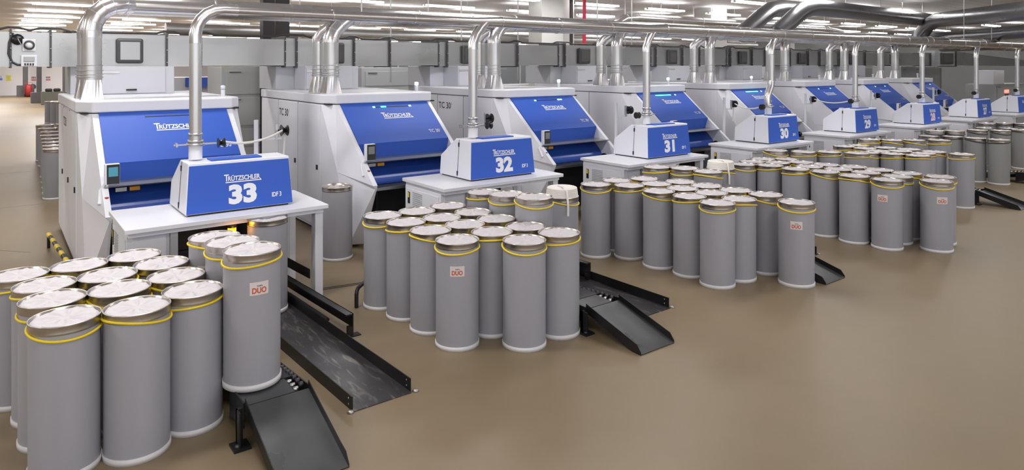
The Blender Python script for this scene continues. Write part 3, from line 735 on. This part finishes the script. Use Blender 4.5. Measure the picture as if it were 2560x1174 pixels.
KK = {}
for p in (protoY, protoC, protoB, protoN, protoE): gather(p, KK)
def sticker_mesh():
    rr = R+0.002; m = MB(); hw = 0.33; n = 8
    v = []
    for i in range(n+1):
        a = -PI/2-hw+2*hw*i/n
        for z in (0.84, 0.955): v.append((rr*math.cos(a), rr*math.sin(a), z))
    m.add(v, [(2*i, 2*i+2, 2*i+3, 2*i+1) for i in range(n)], True); return m.mesh('sticker', 'sticker')
def sticker_text():
    rr = R+0.0035; m = MB(); v = []
    for x, y in DUO[0]:
        a = -PI/2-0.25+0.5*x; v.append((rr*math.cos(a), rr*math.sin(a), 0.855+0.052*y))
    m.add(v, DUO[1])
    return m.mesh('sticker_lettering', 'sticker_red')
def sticker_scribble():
    rr = R+0.0035; m = MB(); v = []
    n = 14
    for i in range(n+1):
        a = -PI/2-0.09+0.2*i/n; z = 0.918+0.006*math.sin(i*1.8)
        v += [(rr*math.cos(a), rr*math.sin(a), z), (rr*math.cos(a), rr*math.sin(a), z+0.006)]
    m.add(v, [(2*i, 2*i+2, 2*i+3, 2*i+1) for i in range(n)])
    return m.mesh('sticker_script', 'black_plastic')
ST, STT, STS = sticker_mesh(), sticker_text(), sticker_scribble()
CANS = {
33: [(0.452, 6.475, 0), (0.949, 6.387, 0), (1.415, 6.561, 0), (0.402, 7.031, 0), (0.898, 6.989, 0), (1.384, 7.097, 0), (0.369, 7.528, 0), (0.866, 7.51, 0), (1.349, 7.632, 0), (0.682, 8.055, 0), (1.177, 8.106, 0), (0.184, 8.035, 0)],
32: [(4.238, 6.591, 0), (4.842, 6.112, 0), (5.384, 6.13, 0), (4.768, 6.649, 0), (4.225, 7.168, 0), (5.265, 6.621, 0), (4.726, 7.171, 0), (4.193, 7.73, 0), (5.224, 7.187, 0), (4.687, 7.667, 0), (5.202, 7.699, 0), (4.128, 8.259, 0), (4.623, 8.212, 0), (5.149, 8.257, 0)],
31: [(8.392, 6.057, 0), (9.354, 5.382, 0), (8.894, 6.037, 0), (8.469, 6.615, 0), (9.524, 5.991, 0), (8.976, 6.587, 0), (8.426, 7.184, 0), (9.464, 6.485, 0), (8.917, 7.106, 0), (9.422, 7.016, 0), (8.907, 7.644, 0), (8.444, 7.827, 0), (9.391, 7.527, 0), (9.141, 8.124, 0), (8.622, 8.292, 0), (8.062, 8.239, 0)],
30: [(12.056, 8.084, 0), (12.354, 7.674, 0), (12.329, 7.11, 0), (12.552, 8.212, 0), (13.07, 8.289, 0), (12.835, 7.803, 0), (13.463, 7.983, 0), (12.446, 6.588, 0), (12.398, 6.02, 0), (12.443, 5.468, 0), (12.977, 4.884, 0), (13.535, 5.038, 0), (13.47, 5.573, 0), (12.969, 5.527, 0), (13.477, 6.071, 0), (12.965, 6.08, 0), (13.486, 6.569, 0), (12.944, 6.59, 0), (13.32, 7.038, 0), (12.827, 7.112, 0), (13.253, 7.532, 0)],
29: [(17.325, 6.011, 0), (17.298, 6.565, 0), (16.799, 6.596, 0), (16.307, 6.518, 0), (16.817, 7.108, 0), (16.177, 6.998, 0), (17.315, 7.121, 0), (17.195, 7.605, 0), (16.434, 7.425, 0), (17.175, 8.228, 0), (16.691, 8.349, 0), (16.691, 7.851, 0), (15.936, 7.442, 0)],
28: [(21.02, 8.118, 0), (21.4, 7.65, 0), (21.438, 7.098, 0), (21.473, 6.567, 0)],
27: [(25.074, 8.059, 0), (25.52, 7.547, 0), (25.213, 7.113, 0)],
}
CONV = {
33: [(1.844, 7.575, 0.204), (1.876, 7.015, 0.263), (1.874, 6.368, 0.33), (2.819, 8.915, 0.03)],
32: [(5.733, 8.191, 0.14), (5.709, 7.602, 0.202), (5.653, 6.934, 0.273), (6.822, 7.694, 0.03)],
31: [(9.764, 8.375, 0.12), (10.045, 7.964, 0.12), (10.075, 7.467, 0.12), (10.565, 7.555, 0.12)],
30: [(14.004, 7.893, 0.12), (14.44, 7.56, 0.12), (14.727, 7.087, 0.12), (13.741, 8.396, 0.12)],
29: [(17.936, 7.773, 0.12), (18.374, 7.439, 0.12), (18.886, 7.049, 0.12), (17.672, 8.196, 0.12)],
28: [(21.516, 8.152, 0.12), (21.882, 7.774, 0.12), (22.676, 7.468, 0.12), (23.069, 7.016, 0.12)],
27: [(25.572, 8.163, 0.12), (26.055, 7.83, 0.12), (26.289, 7.39, 0.12)],
}
ORD = ['front', 'second', 'third', 'fourth', 'fifth', 'sixth', 'seventh', 'eighth']
used = set()
def put_can(proto, x, y, z, rz, label, group, duo=None, rim_tilt=0.0):
    if proto in used: c = copy_tree(proto, None, KK)
    else: c = proto; used.add(proto)
    c.location = (x, y, z)
    for ch in children_of(c):
        if ch.name.startswith('band'): ch.rotation_euler = (0, 0, rz)
        if ch.name.startswith('lid'): ch.rotation_euler = (0, 0, rz*1.7)
    tag(c, label, 'sliver can', group)
    if duo is not None:
        s = obj('sticker', ST, c); s.rotation_euler = (0, 0, duo); obj('sticker_lettering', STT, s); obj('sticker_script', STS, s)
        s['label'] = 'pale sticker reading DUO'
    return c
def children_of(o): return [c for c in COL.objects if c.parent == o]
# which way a can's face towards the camera points
def face(x, y, d=0.0): return math.atan2(-y, -x)+PI/2+d
DUOS = {(32, 0): -0.0, (31, 1): 0.0, (30, 10): 0.35, (30, 9): -0.3}
DUOC = {(33, 0): -0.35, (33, 2): 0.25, (30, 2): 0.2}
for n, lst in CANS.items():
    mn = min(p[0] for p in lst)
    cols = {}
    # files: greedy clustering by x, allowing for the batch's slight slant
    srt = sorted(range(len(lst)), key=lambda i: lst[i][0])
    for i in srt:
        q = int(round((lst[i][0]-mn-0.15)/0.5)); q = max(0, q); cols.setdefault(q, []).append(i)
    keys = sorted(cols); nk = len(keys)
    words = {1: ['only'], 2: ['left', 'right'], 3: ['left', 'middle', 'right'], 4: ['left', 'inner left', 'inner right', 'right']}[nk]
    for ki, kq in enumerate(keys):
        rows = sorted(cols[kq], key=lambda i: lst[i][1])
        for ri, i in enumerate(rows):
            x, y, z = lst[i]
            blk = n <= 28
            d = DUOS.get((n, i))
            look = 'grey can with DUO sticker' if d is not None else ('grey black-banded can' if blk else 'grey yellow-banded can')
            pos = ORD[ri]+(' can' if False else '')
            lab = f'{look}, {ORD[ri]} in the {words[ki]} file before box {NW[n]}'
            if words[ki] == 'only': lab = f'{look}, {ORD[ri]} in the file before box {NW[n]}'
            put_can(protoB if blk else protoY, x, y, z, random.uniform(0, 6.28) if d is None else 1.0, lab, f'grey cans standing before box {NW[n]}', None if d is None else face(x, y, d))
for n, lst in CONV.items():
    for i, (x, y, z) in enumerate(lst):
        coil = (n in (32, 31) and i == 3)
        proto = protoC if coil else (protoB if n <= 28 else (protoN if (n == 33 and i == 3) else protoY))
        d = DUOC.get((n, i))
        if coil: lab = f'grey can heaped with a white coil of sliver at the right of table {NW[n]}'
        elif n == 33 and i == 3: lab = 'grey can without band on the floor tray in the shade under table 33'
        else: lab = f'grey can raised on the changer under table {NW[n]}, {["rearmost", "middle", "nearest the ramp", "rightmost"][i] if n != 30 or i < 3 else "leftmost"}' + (', with DUO sticker' if d is not None else '')
        put_can(proto, x, y, z, random.uniform(0, 6.28), lab, f'grey cans on the changer of table {NW[n]}', None if d is None else face(x, y, d))
put_can(protoE, 4.53, 10.72, 0, 0, 'lone grey can with sunken white lid standing beside the carding machine behind 33', 'single cans')
# cans in the aisle behind machine 33
k = 0
back = []
for i, y in enumerate((19.6, 20.4, 21.3, 22.3, 23.4, 24.6, 26.0, 27.5)):
    back.append((1.17+0.03*i if i < 5 else 1.35, y))
    back.append((1.72+0.03*i, y+0.1))
for i, (x, y) in enumerate(back):
    put_can(protoN, x, y, 0, i, f'grey can in the far {["left", "right"][i % 2]} file behind the leftmost carding machine, {ORDS[i//2]} from the camera', 'cans in the aisle behind machine 33')
for i in range(10):
    put_can(protoN, 2.45+0.22*(i % 5)+0.35*(i//5)*0+0.3*(i//5), 45.0-0.55*(i % 5)+0.3*(i//5), 0, i, f'distant grey can near the dark columns, {["front", "rear"][i//5]} row, {ORDS[i % 5]} from the left', 'distant cans near the dark columns')

# ------------------------------------------------------------------ changers, ramps, trays
def wedge(v): return MB().hexa(v)
def changer(n, x0, x1, yb, z0, zf, yf=5.95, roll=True):
    # deck from yb (back) at height z0 to the ramp crease at yf+... height zf, then the ramp to the floor
    r = empty('can_changer', ((x0+x1)/2, yf, 0)); tag(r, f'dark steel can changer with rollers and sloping ramp in front of table {NW[n]}', 'can changer', 'can changers with ramps')
    L = (-(x0+x1)/2, -yf)
    def B(mb, nme, m, par=r, **k):
        mb.v = [(p[0]+L[0], p[1]+L[1], p[2]) for p in mb.v]; return mb.build(nme, m, par, **k)
    ye = yf+0.28
    B(wedge([(x0+.03, ye, zf-0.02), (x1-.03, ye, zf-0.02), (x1-.03, yb, z0-0.02), (x0+.03, yb, z0-0.02), (x0+.03, ye, zf), (x1-.03, ye, zf), (x1-.03, yb, z0), (x0+.03, yb, z0)]), 'deck', 'black_metal')
    B(wedge([(x0, yf, zf-0.03), (x1-.12, yf, zf-0.03), (x1-.12, ye, zf-.025), (x0, ye, zf-.025), (x0, yf, zf-0.015), (x1-.12, yf, zf-0.015), (x1-.12, ye, zf-0.004), (x0, ye, zf-0.004)]), 'end_plate', 'ramp_plate')
    for xx in (x0-0.012, x1):
        B(wedge([(xx, yf, 0.12), (xx+0.012, yf, 0.12), (xx+0.012, yf+0.42 if xx < x1 else yb, 0.04), (xx, yf+0.42 if xx < x1 else yb, 0.04), (xx, yf, zf+0.01), (xx+0.012, yf, zf+0.01), (xx+0.012, yf+0.42 if xx < x1 else yb, (zf if xx < x1 else z0)+0.01), (xx, yf+0.42 if xx < x1 else yb, (zf if xx < x1 else z0)+0.01)]), 'side_rail', 'black_metal')
    nroll = 9
    for i in range(nroll):
        y = yf+0.06+i*0.085; z = zf-0.02-(0.105*max(0, y-ye))
        B(MB().lathe([(0, 0), (0.022, 0), (0.022, 0.045), (0, 0.045)], (x1-0.115, y, z-0.005), 10, 'x'), 'roller', 'steel')
        B(MB().lathe([(0, 0), (0.022, 0), (0.022, 0.035), (0, 0.035)], (x1-0.052, y+0.03, z+0.012), 10, 'x'), 'roller', 'dark_grey')
    rp = B(wedge([(x0+.01, yf-0.01, zf-0.03), (x1, yf-.01, zf-.03), (x1+.0, 5.08, 0.0), (x0+.01, 5.08, 0.0), (x0+.01, yf-0.01, zf-0.018), (x1, yf-.01, zf-.018), (x1, 5.075, 0.012), (x0+.01, 5.075, 0.012)]), 'ramp', 'ramp_plate')
    for xx in (x0, x1):
        v = []
        for dx in (0, 0.008):
            v += [(xx+dx, yf+0.0, zf-0.06), (xx+dx, yf+0.0, zf+0.05), (xx+dx, 5.25, 0.135), (xx+dx, 5.14, 0.105), (xx+dx, 5.08, 0.03), (xx+dx, 5.08, 0.0), (xx+dx, 5.2, 0.0)]
        q = 7
        mb = MB().add(v, [tuple(range(q)), tuple(range(2*q-1, q-1, -1))]+[(i, i+q, (i+1) % q+q, (i+1) % q) for i in range(q)])
        B(mb, 'ramp_side', 'black_metal', r)
    for xx in (x0-0.02, ):
        m = MB(); m.box(xx-0.05, xx, yf-0.02, yf+0.01, 0.02, zf-0.02); m.box(xx-0.05, xx-0.04, yf-0.1, yf+0.01, 0.02, zf-0.02); m.box(xx-0.10, xx+0.04, yf-0.13, yf+0.03, 0, 0.02)
        B(m, 'leg', 'black_metal'); B(MB().lathe([(0, 0), (0.025, 0), (0.02, 0.02), (0, 0.02)], (xx-0.06, yf-0.08, 0.02), 8), 'foot_bolt', 'dark_grey')
    return r
changer(33, 1.69, 2.24, 8.6, 0.10, 0.325)
changer(32, 5.66, 6.22, 8.5, 0.11, 0.28)
changer(31, 9.62, 10.17, 7.2, 0.11, 0.28, yf=5.95)
changer(30, 13.75, 14.3, 6.8, 0.11, 0.28)
changer(29, 17.95, 18.5, 6.9, 0.11, 0.28)
changer(28, 22.1, 22.65, 6.9, 0.11, 0.28)
def platform(n, pts):
    # low roller platform that carries the raised cans of the farther tables
    r = empty('roller_platform', (pts[0][0], pts[0][1], 0)); tag(r, f'low dark platform carrying the raised cans under table {NW[n]}', 'platform', 'low platforms under the tables')
    a, b = Vector((pts[0][0], pts[0][1], 0)), Vector((pts[1][0], pts[1][1], 0)); d = (b-a).normalized(); nn = Vector((-d.y, d.x, 0))*0.27; e = d*0.3
    q = [a-e-nn, b+e-nn, b+e+nn, a-e+nn]
    o = a
    MB().hexa([tuple(p-o+Vector((0, 0, 0.07))) for p in q]+[tuple(p-o+Vector((0, 0, 0.12))) for p in q]).build('deck', 'black_metal', r)
    for p in q: MB().box(p.x-o.x-0.03, p.x-o.x+0.03, p.y-o.y-0.03, p.y-o.y+0.03, 0, 0.07).build('foot', 'black_metal', r)
platform(31, [(9.764, 8.40), (10.3, 7.48)])
platform(30, [(13.741, 8.396), (14.727, 7.087)])
platform(29, [(17.672, 8.196), (18.886, 7.049)])
platform(28, [(21.516, 8.152), (23.069, 7.016)])
platform(27, [(25.572, 8.163), (26.289, 7.39)])
def tray(n, x0, x1, y0, y1, dx=0.0):
    r = empty('floor_tray', ((x0+x1)/2, y0, 0)); tag(r, f'long black steel floor tray with raised sides beside the ramp of table {NW[n]}', 'floor tray', 'black floor trays')
    L = (-(x0+x1)/2, -y0)
    def B(mb, nme, m, par=r, **k):
        mb.v = [(p[0]+L[0], p[1]+L[1], p[2]) for p in mb.v]; return mb.build(nme, m, par, **k)
    B(wedge([(x0, y0-0.03, 0), (x1, y0-.03, 0), (x1+dx, y1, 0), (x0+dx, y1, 0), (x0, y0-.03, 0.008), (x1, y0-.03, 0.008), (x1+dx, y1, 0.03), (x0+dx, y1, 0.03)]), 'base_plate', 'tray_plate')
    for xx in (x0-0.008, x1):
        wall = B(wedge([(xx, y0, 0.0), (xx+.01, y0, 0.0), (xx+.01+dx, y1, 0), (xx+dx, y1, 0), (xx, y0, .13), (xx+.01, y0, .13), (xx+.01+dx, y1, .14), (xx+dx, y1, .14)]), 'side_wall', 'black_metal')
        for z in (0.04, 0.095): B(MB().lathe([(0, -0.004), (0.009, -0.004), (0.009, 0), (0, 0)], (xx-0.001, y0+0.07, z), 8, 'x'), 'rivet', 'steel', wall)
    for xx in (x0-0.03, x1+0.05):
        B(MB().lathe([(0, 0), (0.035, 0), (0.025, 0.018), (0, 0.022)], (xx, y0-0.02, 0.0), 12), 'anchor_bolt', 'lip_metal')
def tray_material():
    m = mat('tray_plate', (0.060, 0.056, 0.062), 0.36, 0.45, noise=0.3, nscale=2.0, rvar=0.1)
    nt = m.node_tree; b = nt.nodes['Principled BSDF']
    tc = nt.nodes.new('ShaderNodeTexCoord'); mp_ = nt.nodes.new('ShaderNodeMapping'); mp_.inputs['Scale'].default_value = (7, 1.3, 1); mp_.inputs['Rotation'].default_value = (0, 0, 0.12)
    n = nt.nodes.new('ShaderNodeTexNoise'); n.inputs['Scale'].default_value = 2.2; n.inputs['Detail'].default_value = 10; n.inputs['Distortion'].default_value = 1.0
    nt.links.new(tc.outputs['Object'], mp_.inputs[0]); nt.links.new(mp_.outputs[0], n.inputs['Vector'])
    r = nt.nodes.new('ShaderNodeValToRGB'); r.color_ramp.elements[0].position = 0.53; r.color_ramp.elements[0].color = (0.055, 0.052, 0.058, 1); r.color_ramp.elements[1].position = 0.78; r.color_ramp.elements[1].color = (0.26, 0.235, 0.21, 1)
    nt.links.new(n.outputs['Fac'], r.inputs['Fac']); nt.links.new(r.outputs['Color'], b.inputs['Base Color'])
tray_material()
tray(33, 2.64, 3.24, 5.89, 9.2, -0.12)
tray(32, 6.45, 7.07, 5.86, 9.0, -0.05)
tray(31, 10.45, 11.05, 6.0, 8.8)
def rail(n, x, y0, y1, lab):
    r = empty('guide_rail', (x, y0, 0)); tag(r, lab, 'guide rail', 'black guide rails')
    MB().hexa([(0, 0, 0.11), (0.012, 0, .11), (0.012-0.12, y1-y0, .11), (-0.12, y1-y0, 0.11), (0, 0, 0.27), (0.012, 0, .27), (0.012-.12, y1-y0, .27), (-0.12, y1-y0, 0.27)]).build('rail_face', 'black_metal', r)
    MB().hexa([(-0.08, 0, 0.255), (0.012, 0, .255), (0.012-0.12, y1-y0, .255), (-0.2, y1-y0, 0.255), (-.08, 0, 0.27), (0.012, 0, .27), (0.012-.12, y1-y0, .27), (-0.2, y1-y0, 0.27)]).build('rail_top', 'black_metal', r)
    MB().box(-0.05, 0.012, 0.0, 0.06, 0.0, 0.12).build('foot', 'black_metal', r); MB().box(-0.06, 0.1, -0.02, 0.08, 0, 0.012).build('foot_plate', 'black_metal', r)
    MB().tube([(-0.16, 0.35, 0.13), (-0.24, y1-y0, 0.13)], 0.022, 8).build('push_rod', 'black_metal', r)
rail(33, 3.36, 7.5, 9.6, 'black steel guide rail on a foot plate right of the floor tray of table 33')
rail(32, 7.03, 7.3, 9.2, 'black steel guide rail right of the floor tray of table thirty-two')
rail(31, 11.0, 7.0, 9.0, 'black steel guide rail right of the floor tray of table thirty-one')
tag(MB().hexa([(-0.012, 0, 0), (0, 0, 0), (-0.08, 1.1, 0), (-0.092, 1.1, 0), (-0.012, 0, .13), (0, 0, .13), (-.08, 1.1, .13), (-.092, 1.1, .13)]).build('cross_bar', 'black_metal', loc=(3.38, 8.9, 0.33)), 'short black bar sticking forward between the right legs of table 33', 'bar')
# small floor things
tag(MB().tube([(0, 0, 0), (0, 0, 0.17), (0.012, 0.012, 0.215), (0.04, 0.04, 0.24), (0.25, 0.25, 0.24)], 0.026, 10).build('floor_pipe', 'black_metal', loc=(3.80, 8.36, 0)), 'short black bent pipe rising from the floor left of the cans before 32', 'pipe')
for dy in (0, 0.06):
    tag(MB().hexa([(0, 0, 0), (1.4, -0.25, 0), (1.4, -0.235, 0), (0, 0.015, 0), (0, 0, 0.006), (1.4, -0.25, .006), (1.4, -0.235, .006), (0, 0.015, .006)]).build('floor_strip', 'dark_grey', loc=(3.6, 9.33+dy, 0)), 'thin dark strip laid across the floor right of table 33', 'floor strip', 'floor strips right of table 33')
gr = empty('floor_barrier', (0.82, 12.6, 0)); tag(gr, 'low yellow and black striped pipe barrier on the floor left of machine 33', 'barrier')
pA, pB = Vector((0.06, -0.5, 0.24)), Vector((-0.06, 1.75, 0.24))
MB().tube([pA, pB], 0.035, 12).build('pipe', 'black_metal', gr)
for i in range(0, 9, 2): MB().tube([pA.lerp(pB, i/9), pA.lerp(pB, (i+1)/9)], 0.037, 12).build('yellow_stripe', 'yellow', gr)
for p in (pA, pB): MB().tube([(p.x, p.y, 0), (p.x, p.y, 0.24)], 0.025, 8).build('leg', 'black_metal', gr)
tag(MB().tube([(0, 0, 0.03), (-0.05, 1.6, 0.03)], 0.03, 10).build('floor_bar', 'steel', loc=(0.97, 12.2, 0)), 'grey bar lying on the floor beside the striped barrier', 'bar')

# ------------------------------------------------------------------ hall columns, far wall things
def column(x0, x1, y0, y1, m, lab, foot=None, name='column'):
    c = empty('hall_column', ((x0+x1)/2, (y0+y1)/2, 0)); tag(c, lab, 'column')
    hx, hy = (x1-x0)/2, (y1-y0)/2
    MB().box(-hx, hx, -hy, hy, 0, CEIL).build('shaft', m, c)
    if foot: MB().box(-hx-foot, hx+foot, -hy-foot, hy+foot, 0, foot*2.2).build('foot', m, c)
    return c
column(2.33, 2.75, 84.5, 85.2, 'column_dark', 'leftmost dark column standing before the far white wall', 0.5)
column(2.86, 3.20, 69.5, 70.2, 'column_dark', 'tall dark column right of the fire extinguisher, nearer than its neighbour', 0.4)
column(4.62, 5.2, 68, 69, 'column_dark', 'dark column just left of the exhaust risers of machine 33')
column(5.86, 6.17, 18.9, 19.2, 'column_black', 'brown-black steel column between machines 33 and 32, left half of the pair')
column(6.23, 6.62, 19.0, 19.4, 'column_black', 'dark grey column between machines 33 and 32, right half of the pair')
column(16.7, 17.8, 20, 20.8, 'column_white', 'broad white column behind the duct near the centre, left of the red pipe')
column(17.95, 18.65, 20.3, 21, 'column_white', 'narrower white column beside the red pipe')
column(27.9, 29.2, 20.5, 21.5, 'column_white', 'white column behind the main pipe right of centre')
tag(MB().tube([(0, 0, 0), (0, 0, CEIL)], 0.07, 10).build('drain_pipe', 'column_black', loc=(17.95, 19.7, 0)), 'thin black vertical pipe between the white columns', 'pipe')
tag(MB().tube([(0, 0, 0), (0, 0, CEIL)], 0.07, 10).build('fire_pipe', 'pipe_red', loc=(18.65, 19.7, 0)), 'thin red vertical pipe at the right of the white columns', 'pipe')
for x in (38, 44.5, 51): column(x, x+0.45, 26, 26.6, 'column_white', f'slim pale column behind the duct at right, {["first", "second", "third"][int((x-38)//6.4)]} of three')
def sign(x, z, w_, h_, m, lab, y=87.97):
    s = empty('wall_sign', (x, y, z)); tag(s, lab, 'sign')
    MB().box(-w_/2, w_/2, -0.02, 0.02, -h_/2, h_/2).build('board', m, s)
    return s
s = sign(0.52, 1.85, 0.34, 0.5, 'sign_white', 'small white and blue pictogram sign at far left of the far wall')
MB().box(-0.17, 0.17, -0.035, -0.02, -0.25, -0.02).build('lower_panel', 'sign_blue', s); MB().lathe([(0.06, 0), (0.1, 0)], (0, -0.03, 0.12), 14, 'y', cap=False).build('symbol', 'sign_blue', s)
s = sign(1.2, 1.85, 0.42, 0.6, 'sign_yellow', 'yellow notice on the far wall left of the first dark column')
for i in range(3): MB().box(-0.12, 0.12, -0.03, -0.02, 0.12-i*0.14, 0.15-i*0.14).build('text_line', 'sign_blue', s)
for x, lab in ((3.35, 'red and white fire notice above the extinguisher'), (4.62, 'red and white fire notice right of the tall dark column'), (6.9, 'red and white fire notice beside the exhaust risers')):
    s = sign(x, 1.75, 0.48, 0.5, 'sign_white', lab)
    for i in range(3): MB().box(-0.18+i*0.13, -0.1+i*0.13, -0.03, -0.02, -0.02, 0.2).build('symbol', 'red', s)
    MB().box(-0.2, 0.2, -0.03, -0.02, -0.2, -0.1).build('text_band', 'red', s)
fe = empty('fire_extinguisher', (2.75, 83.6, 0)); tag(fe, 'large red wheeled fire extinguisher standing between the two dark columns at left', 'fire extinguisher')
MB().lathe([(0, 0.1), (0.28, 0.1), (0.28, 1.05), (0.15, 1.25), (0, 1.25)], seg=16).build('tank', 'red', fe); MB().tube([(-0.3, 0, 0.1), (-0.3, 0, 1.4), (0.3, 0, 1.4), (0.3, 0, 0.1)], 0.03, 6).build('frame', 'red', fe)
MB().lathe([(0, -0.34), (0.14, -0.34), (0.14, 0.34), (0, 0.34)], (0, 0, 0.14), 12, 'x').build('wheels', 'black_plastic', fe)
tag(MB().lathe([(0.0, 0), (0.28, 0), (0.28, 0.12), (0, 0.12)], (0, 0, 0), 16, 'y').build('hose_reel', 'olive_box', loc=(3.28, 87.85, 0.9)), 'round olive hose reel on the wall right of the red extinguisher', 'hose reel')
bx = empty('equipment_box', (3.75, 66, 0)); tag(bx, 'olive grey equipment box with black motors on top beyond the distant cans', 'box')
MB().box(-0.75, 0.75, -0.5, 0.5, 0, 1.05).build('case', 'olive_box', bx)
for x in (-0.25, 0.3): MB().box(x-0.24, x+0.24, -0.3, 0.3, 1.05, 1.3).build('motor', 'black_plastic', bx, bevel=0.08)

# second row of machines seen through the gaps behind
def back_cabinet(x0, x1, y, h, m, lab, lines=(), door=None, blue=None, depth=1.5):
    r = empty('machine_cabinet', ((x0+x1)/2, y, 0)); tag(r, lab, 'machine cabinet'); hx = (x1-x0)/2
    MB().box(-hx, hx, 0, depth, 0, h).build('case', m, r, bevel=0.01)
    for z0, z1 in lines:
        d = MB().box(-hx+0.12, hx-0.04, -0.025, 0, z0, z1).build('door', m, r, bevel=0.005)
        MB().box(-hx+0.2, -hx+0.5, -0.04, -0.025, z1-0.06, z1-0.04).build('handle', 'dark_grey', d)
    if blue: MB().hexa([(blue[0]-(x0+x1)/2, -0.4, blue[2]), (blue[1]-(x0+x1)/2, -0.4, blue[2]), (blue[1]-(x0+x1)/2, 0, blue[2]), (blue[0]-(x0+x1)/2, 0, blue[2]), (blue[0]-(x0+x1)/2, -0.12, blue[3]), (blue[1]-(x0+x1)/2-.1, -0.12, blue[3]), (blue[1]-(x0+x1)/2-.1, 0, blue[3]), (blue[0]-(x0+x1)/2, 0, blue[3])]).build('blue_panel', 'blue_paint', r)
    return r
back_cabinet(4.85, 5.9, 19.2, 3.15, 'cabinet_grey', 'tall pale grey cabinet with stacked doors seen between machines 33 and 32', lines=((0.5, 0.95), (1.0, 1.45), (1.55, 2.3), (2.4, 3.05)))
back_cabinet(8.8, 10.4, 19.0, 3.12, 'cabinet_grey', 'pale cabinet seen above machine 32, right of its chute feeder', lines=((0.5, 2.5), (2.56, 3.0)))
back_cabinet(4.3, 7.3, 26.2, 2.75, 'white_paint', 'low white machine with blue panel seen above machine 33 at right', blue=(5.4, 6.9, 2.42, 2.75))
back_cabinet(12.9, 16.5, 25.5, 2.95, 'cabinet_grey', 'pale grey machine with small blue panel seen above machine 32 at right', blue=(13.5, 14.2, 2.45, 2.85))
back_cabinet(17.5, 25, 27, 2.2, 'white_paint', 'long low white machine behind machine 31')
back_cabinet(26, 36, 29, 2.3, 'white_paint', 'long low white machine behind machines 29 and 28')
back_cabinet(38.5, 40.3, 16.2, 3.13, 'cabinet_mid', 'pale grey control cabinet right of machine 26, left door with black handle', lines=((0.2, 3.0),))
back_cabinet(40.6, 44.0, 16.4, 3.1, 'cabinet_mid', 'larger grey control cabinet right of machine 26, next to dark gap', lines=((0.2, 2.6), (2.68, 3.0)))
back_cabinet(44.6, 54, 20, 3.0, 'cabinet_dark', 'dark machine front behind the columns at far right')
rc = back_cabinet(35.6, 39.6, 11.0, 2.32, 'cabinet_mid', 'grey control cabinet with red digital display behind box 27', lines=((0.2, 2.25),), depth=1.2)
MB().box(-1.0, -0.45, -0.04, -0.02, 1.92, 2.06).build('red_display', 'led_red', rc); MB().box(-0.95, -0.55, -0.05, -0.02, 1.68, 1.86).build('meter', 'black_plastic', rc); MB().box(-0.8, -0.68, -0.05, -0.02, 1.3, 1.4).build('switch', 'black_plastic', rc)
MB().box(-1.95, -0.6, 0.1, 0.8, 2.32, 2.95).build('upper_box', 'white_paint', rc, bevel=0.01)
bl = tag(MB().lathe([(0, -0.12), (0.09, -0.09), (0.12, 0), (0.09, 0.09), (0, 0.12)], seg=16).build('signal_lamp', 'led_blue', loc=(37.2, 15.9, 2.86)), 'glowing blue signal lamp behind the risers of machine 26', 'lamp')
tag(MB().tube([(0, 0, 0), (0, 0, 2.76)], 0.04, 8).build('lamp_post', 'steel', loc=(37.2, 15.9, 0)), 'thin post carrying the blue signal lamp', 'post')
# partition of grey glass behind
for i, x in enumerate((10.6, 14.6, 18.6, 22.6, 26.6, 30.6, 34.6, 38.6)):
    r = empty('glass_partition', (x+2, 31.5, 0)); tag(r, 'grey glazed partition bay with pale frame behind the second machine row', 'partition', 'glazed partition bays at the back')
    m = MB(); m.box(-2, -1.9, -0.06, 0.06, 0, 3.6); m.box(1.9, 2, -0.06, 0.06, 0, 3.6); m.box(-2, 2, -0.06, 0.06, 3.5, 3.6); m.box(-2, 2, -0.06, 0.06, 2.0, 2.1); m.box(-0.05, 0.05, -0.06, 0.06, 2.1, 3.5); m.build('frame', 'column_white', r)
    MB().box(-1.9, 1.9, -0.02, 0.02, 0, 3.5).build('pane', 'glass_grey', r)

# ------------------------------------------------------------------ ceiling fittings
def proj(x, y, z):
    a = math.radians(YAW); w_ = x*math.sin(a)+y*math.cos(a); u = x*math.cos(a)-y*math.sin(a)
    return (1280+FPX*u/w_, 162+FPX*(CAMH-z)/w_) if w_ > 1 else (1e6, 1e6)
r0 = empty('ceiling_light', (0, 0, 0))
MB().box(-1.2, 1.2, -0.05, 0.05, -0.36, -0.28).build('housing', 'lamp_housing', r0)
for s in (-0.9, 0.9): MB().tube([(s, 0, -0.3), (s, 0, 0)], 0.01, 6).build('hanger', 'steel', r0)
for s in (-0.11, 0.11): MB().box(-1.18, 1.18, s-0.05, s+0.05, -0.36, -0.29).build('tube', 'tube_light', r0)
ck = {}; gather(r0, ck); first = True; cnt = 0
for j in range(15):
    y = 15.6+4.4*j
    for i in range(-3, 18):
        x = 2.4+4.3*i
        for dy in (0,):
            px, py = proj(x, y+dy, CEIL)
            if not (-120 < px < 2680 and -45 < py < 135): continue
            if cnt >= 290: continue
            r = r0 if first else copy_tree(r0, None, ck); first = False; cnt += 1
            r.location = (x, y+dy, CEIL-0.02)
            tag(r, 'white twin-tube ceiling light hanging under the pale ceiling, lit', 'ceiling light', 'lit twin-tube ceiling lights in rows')
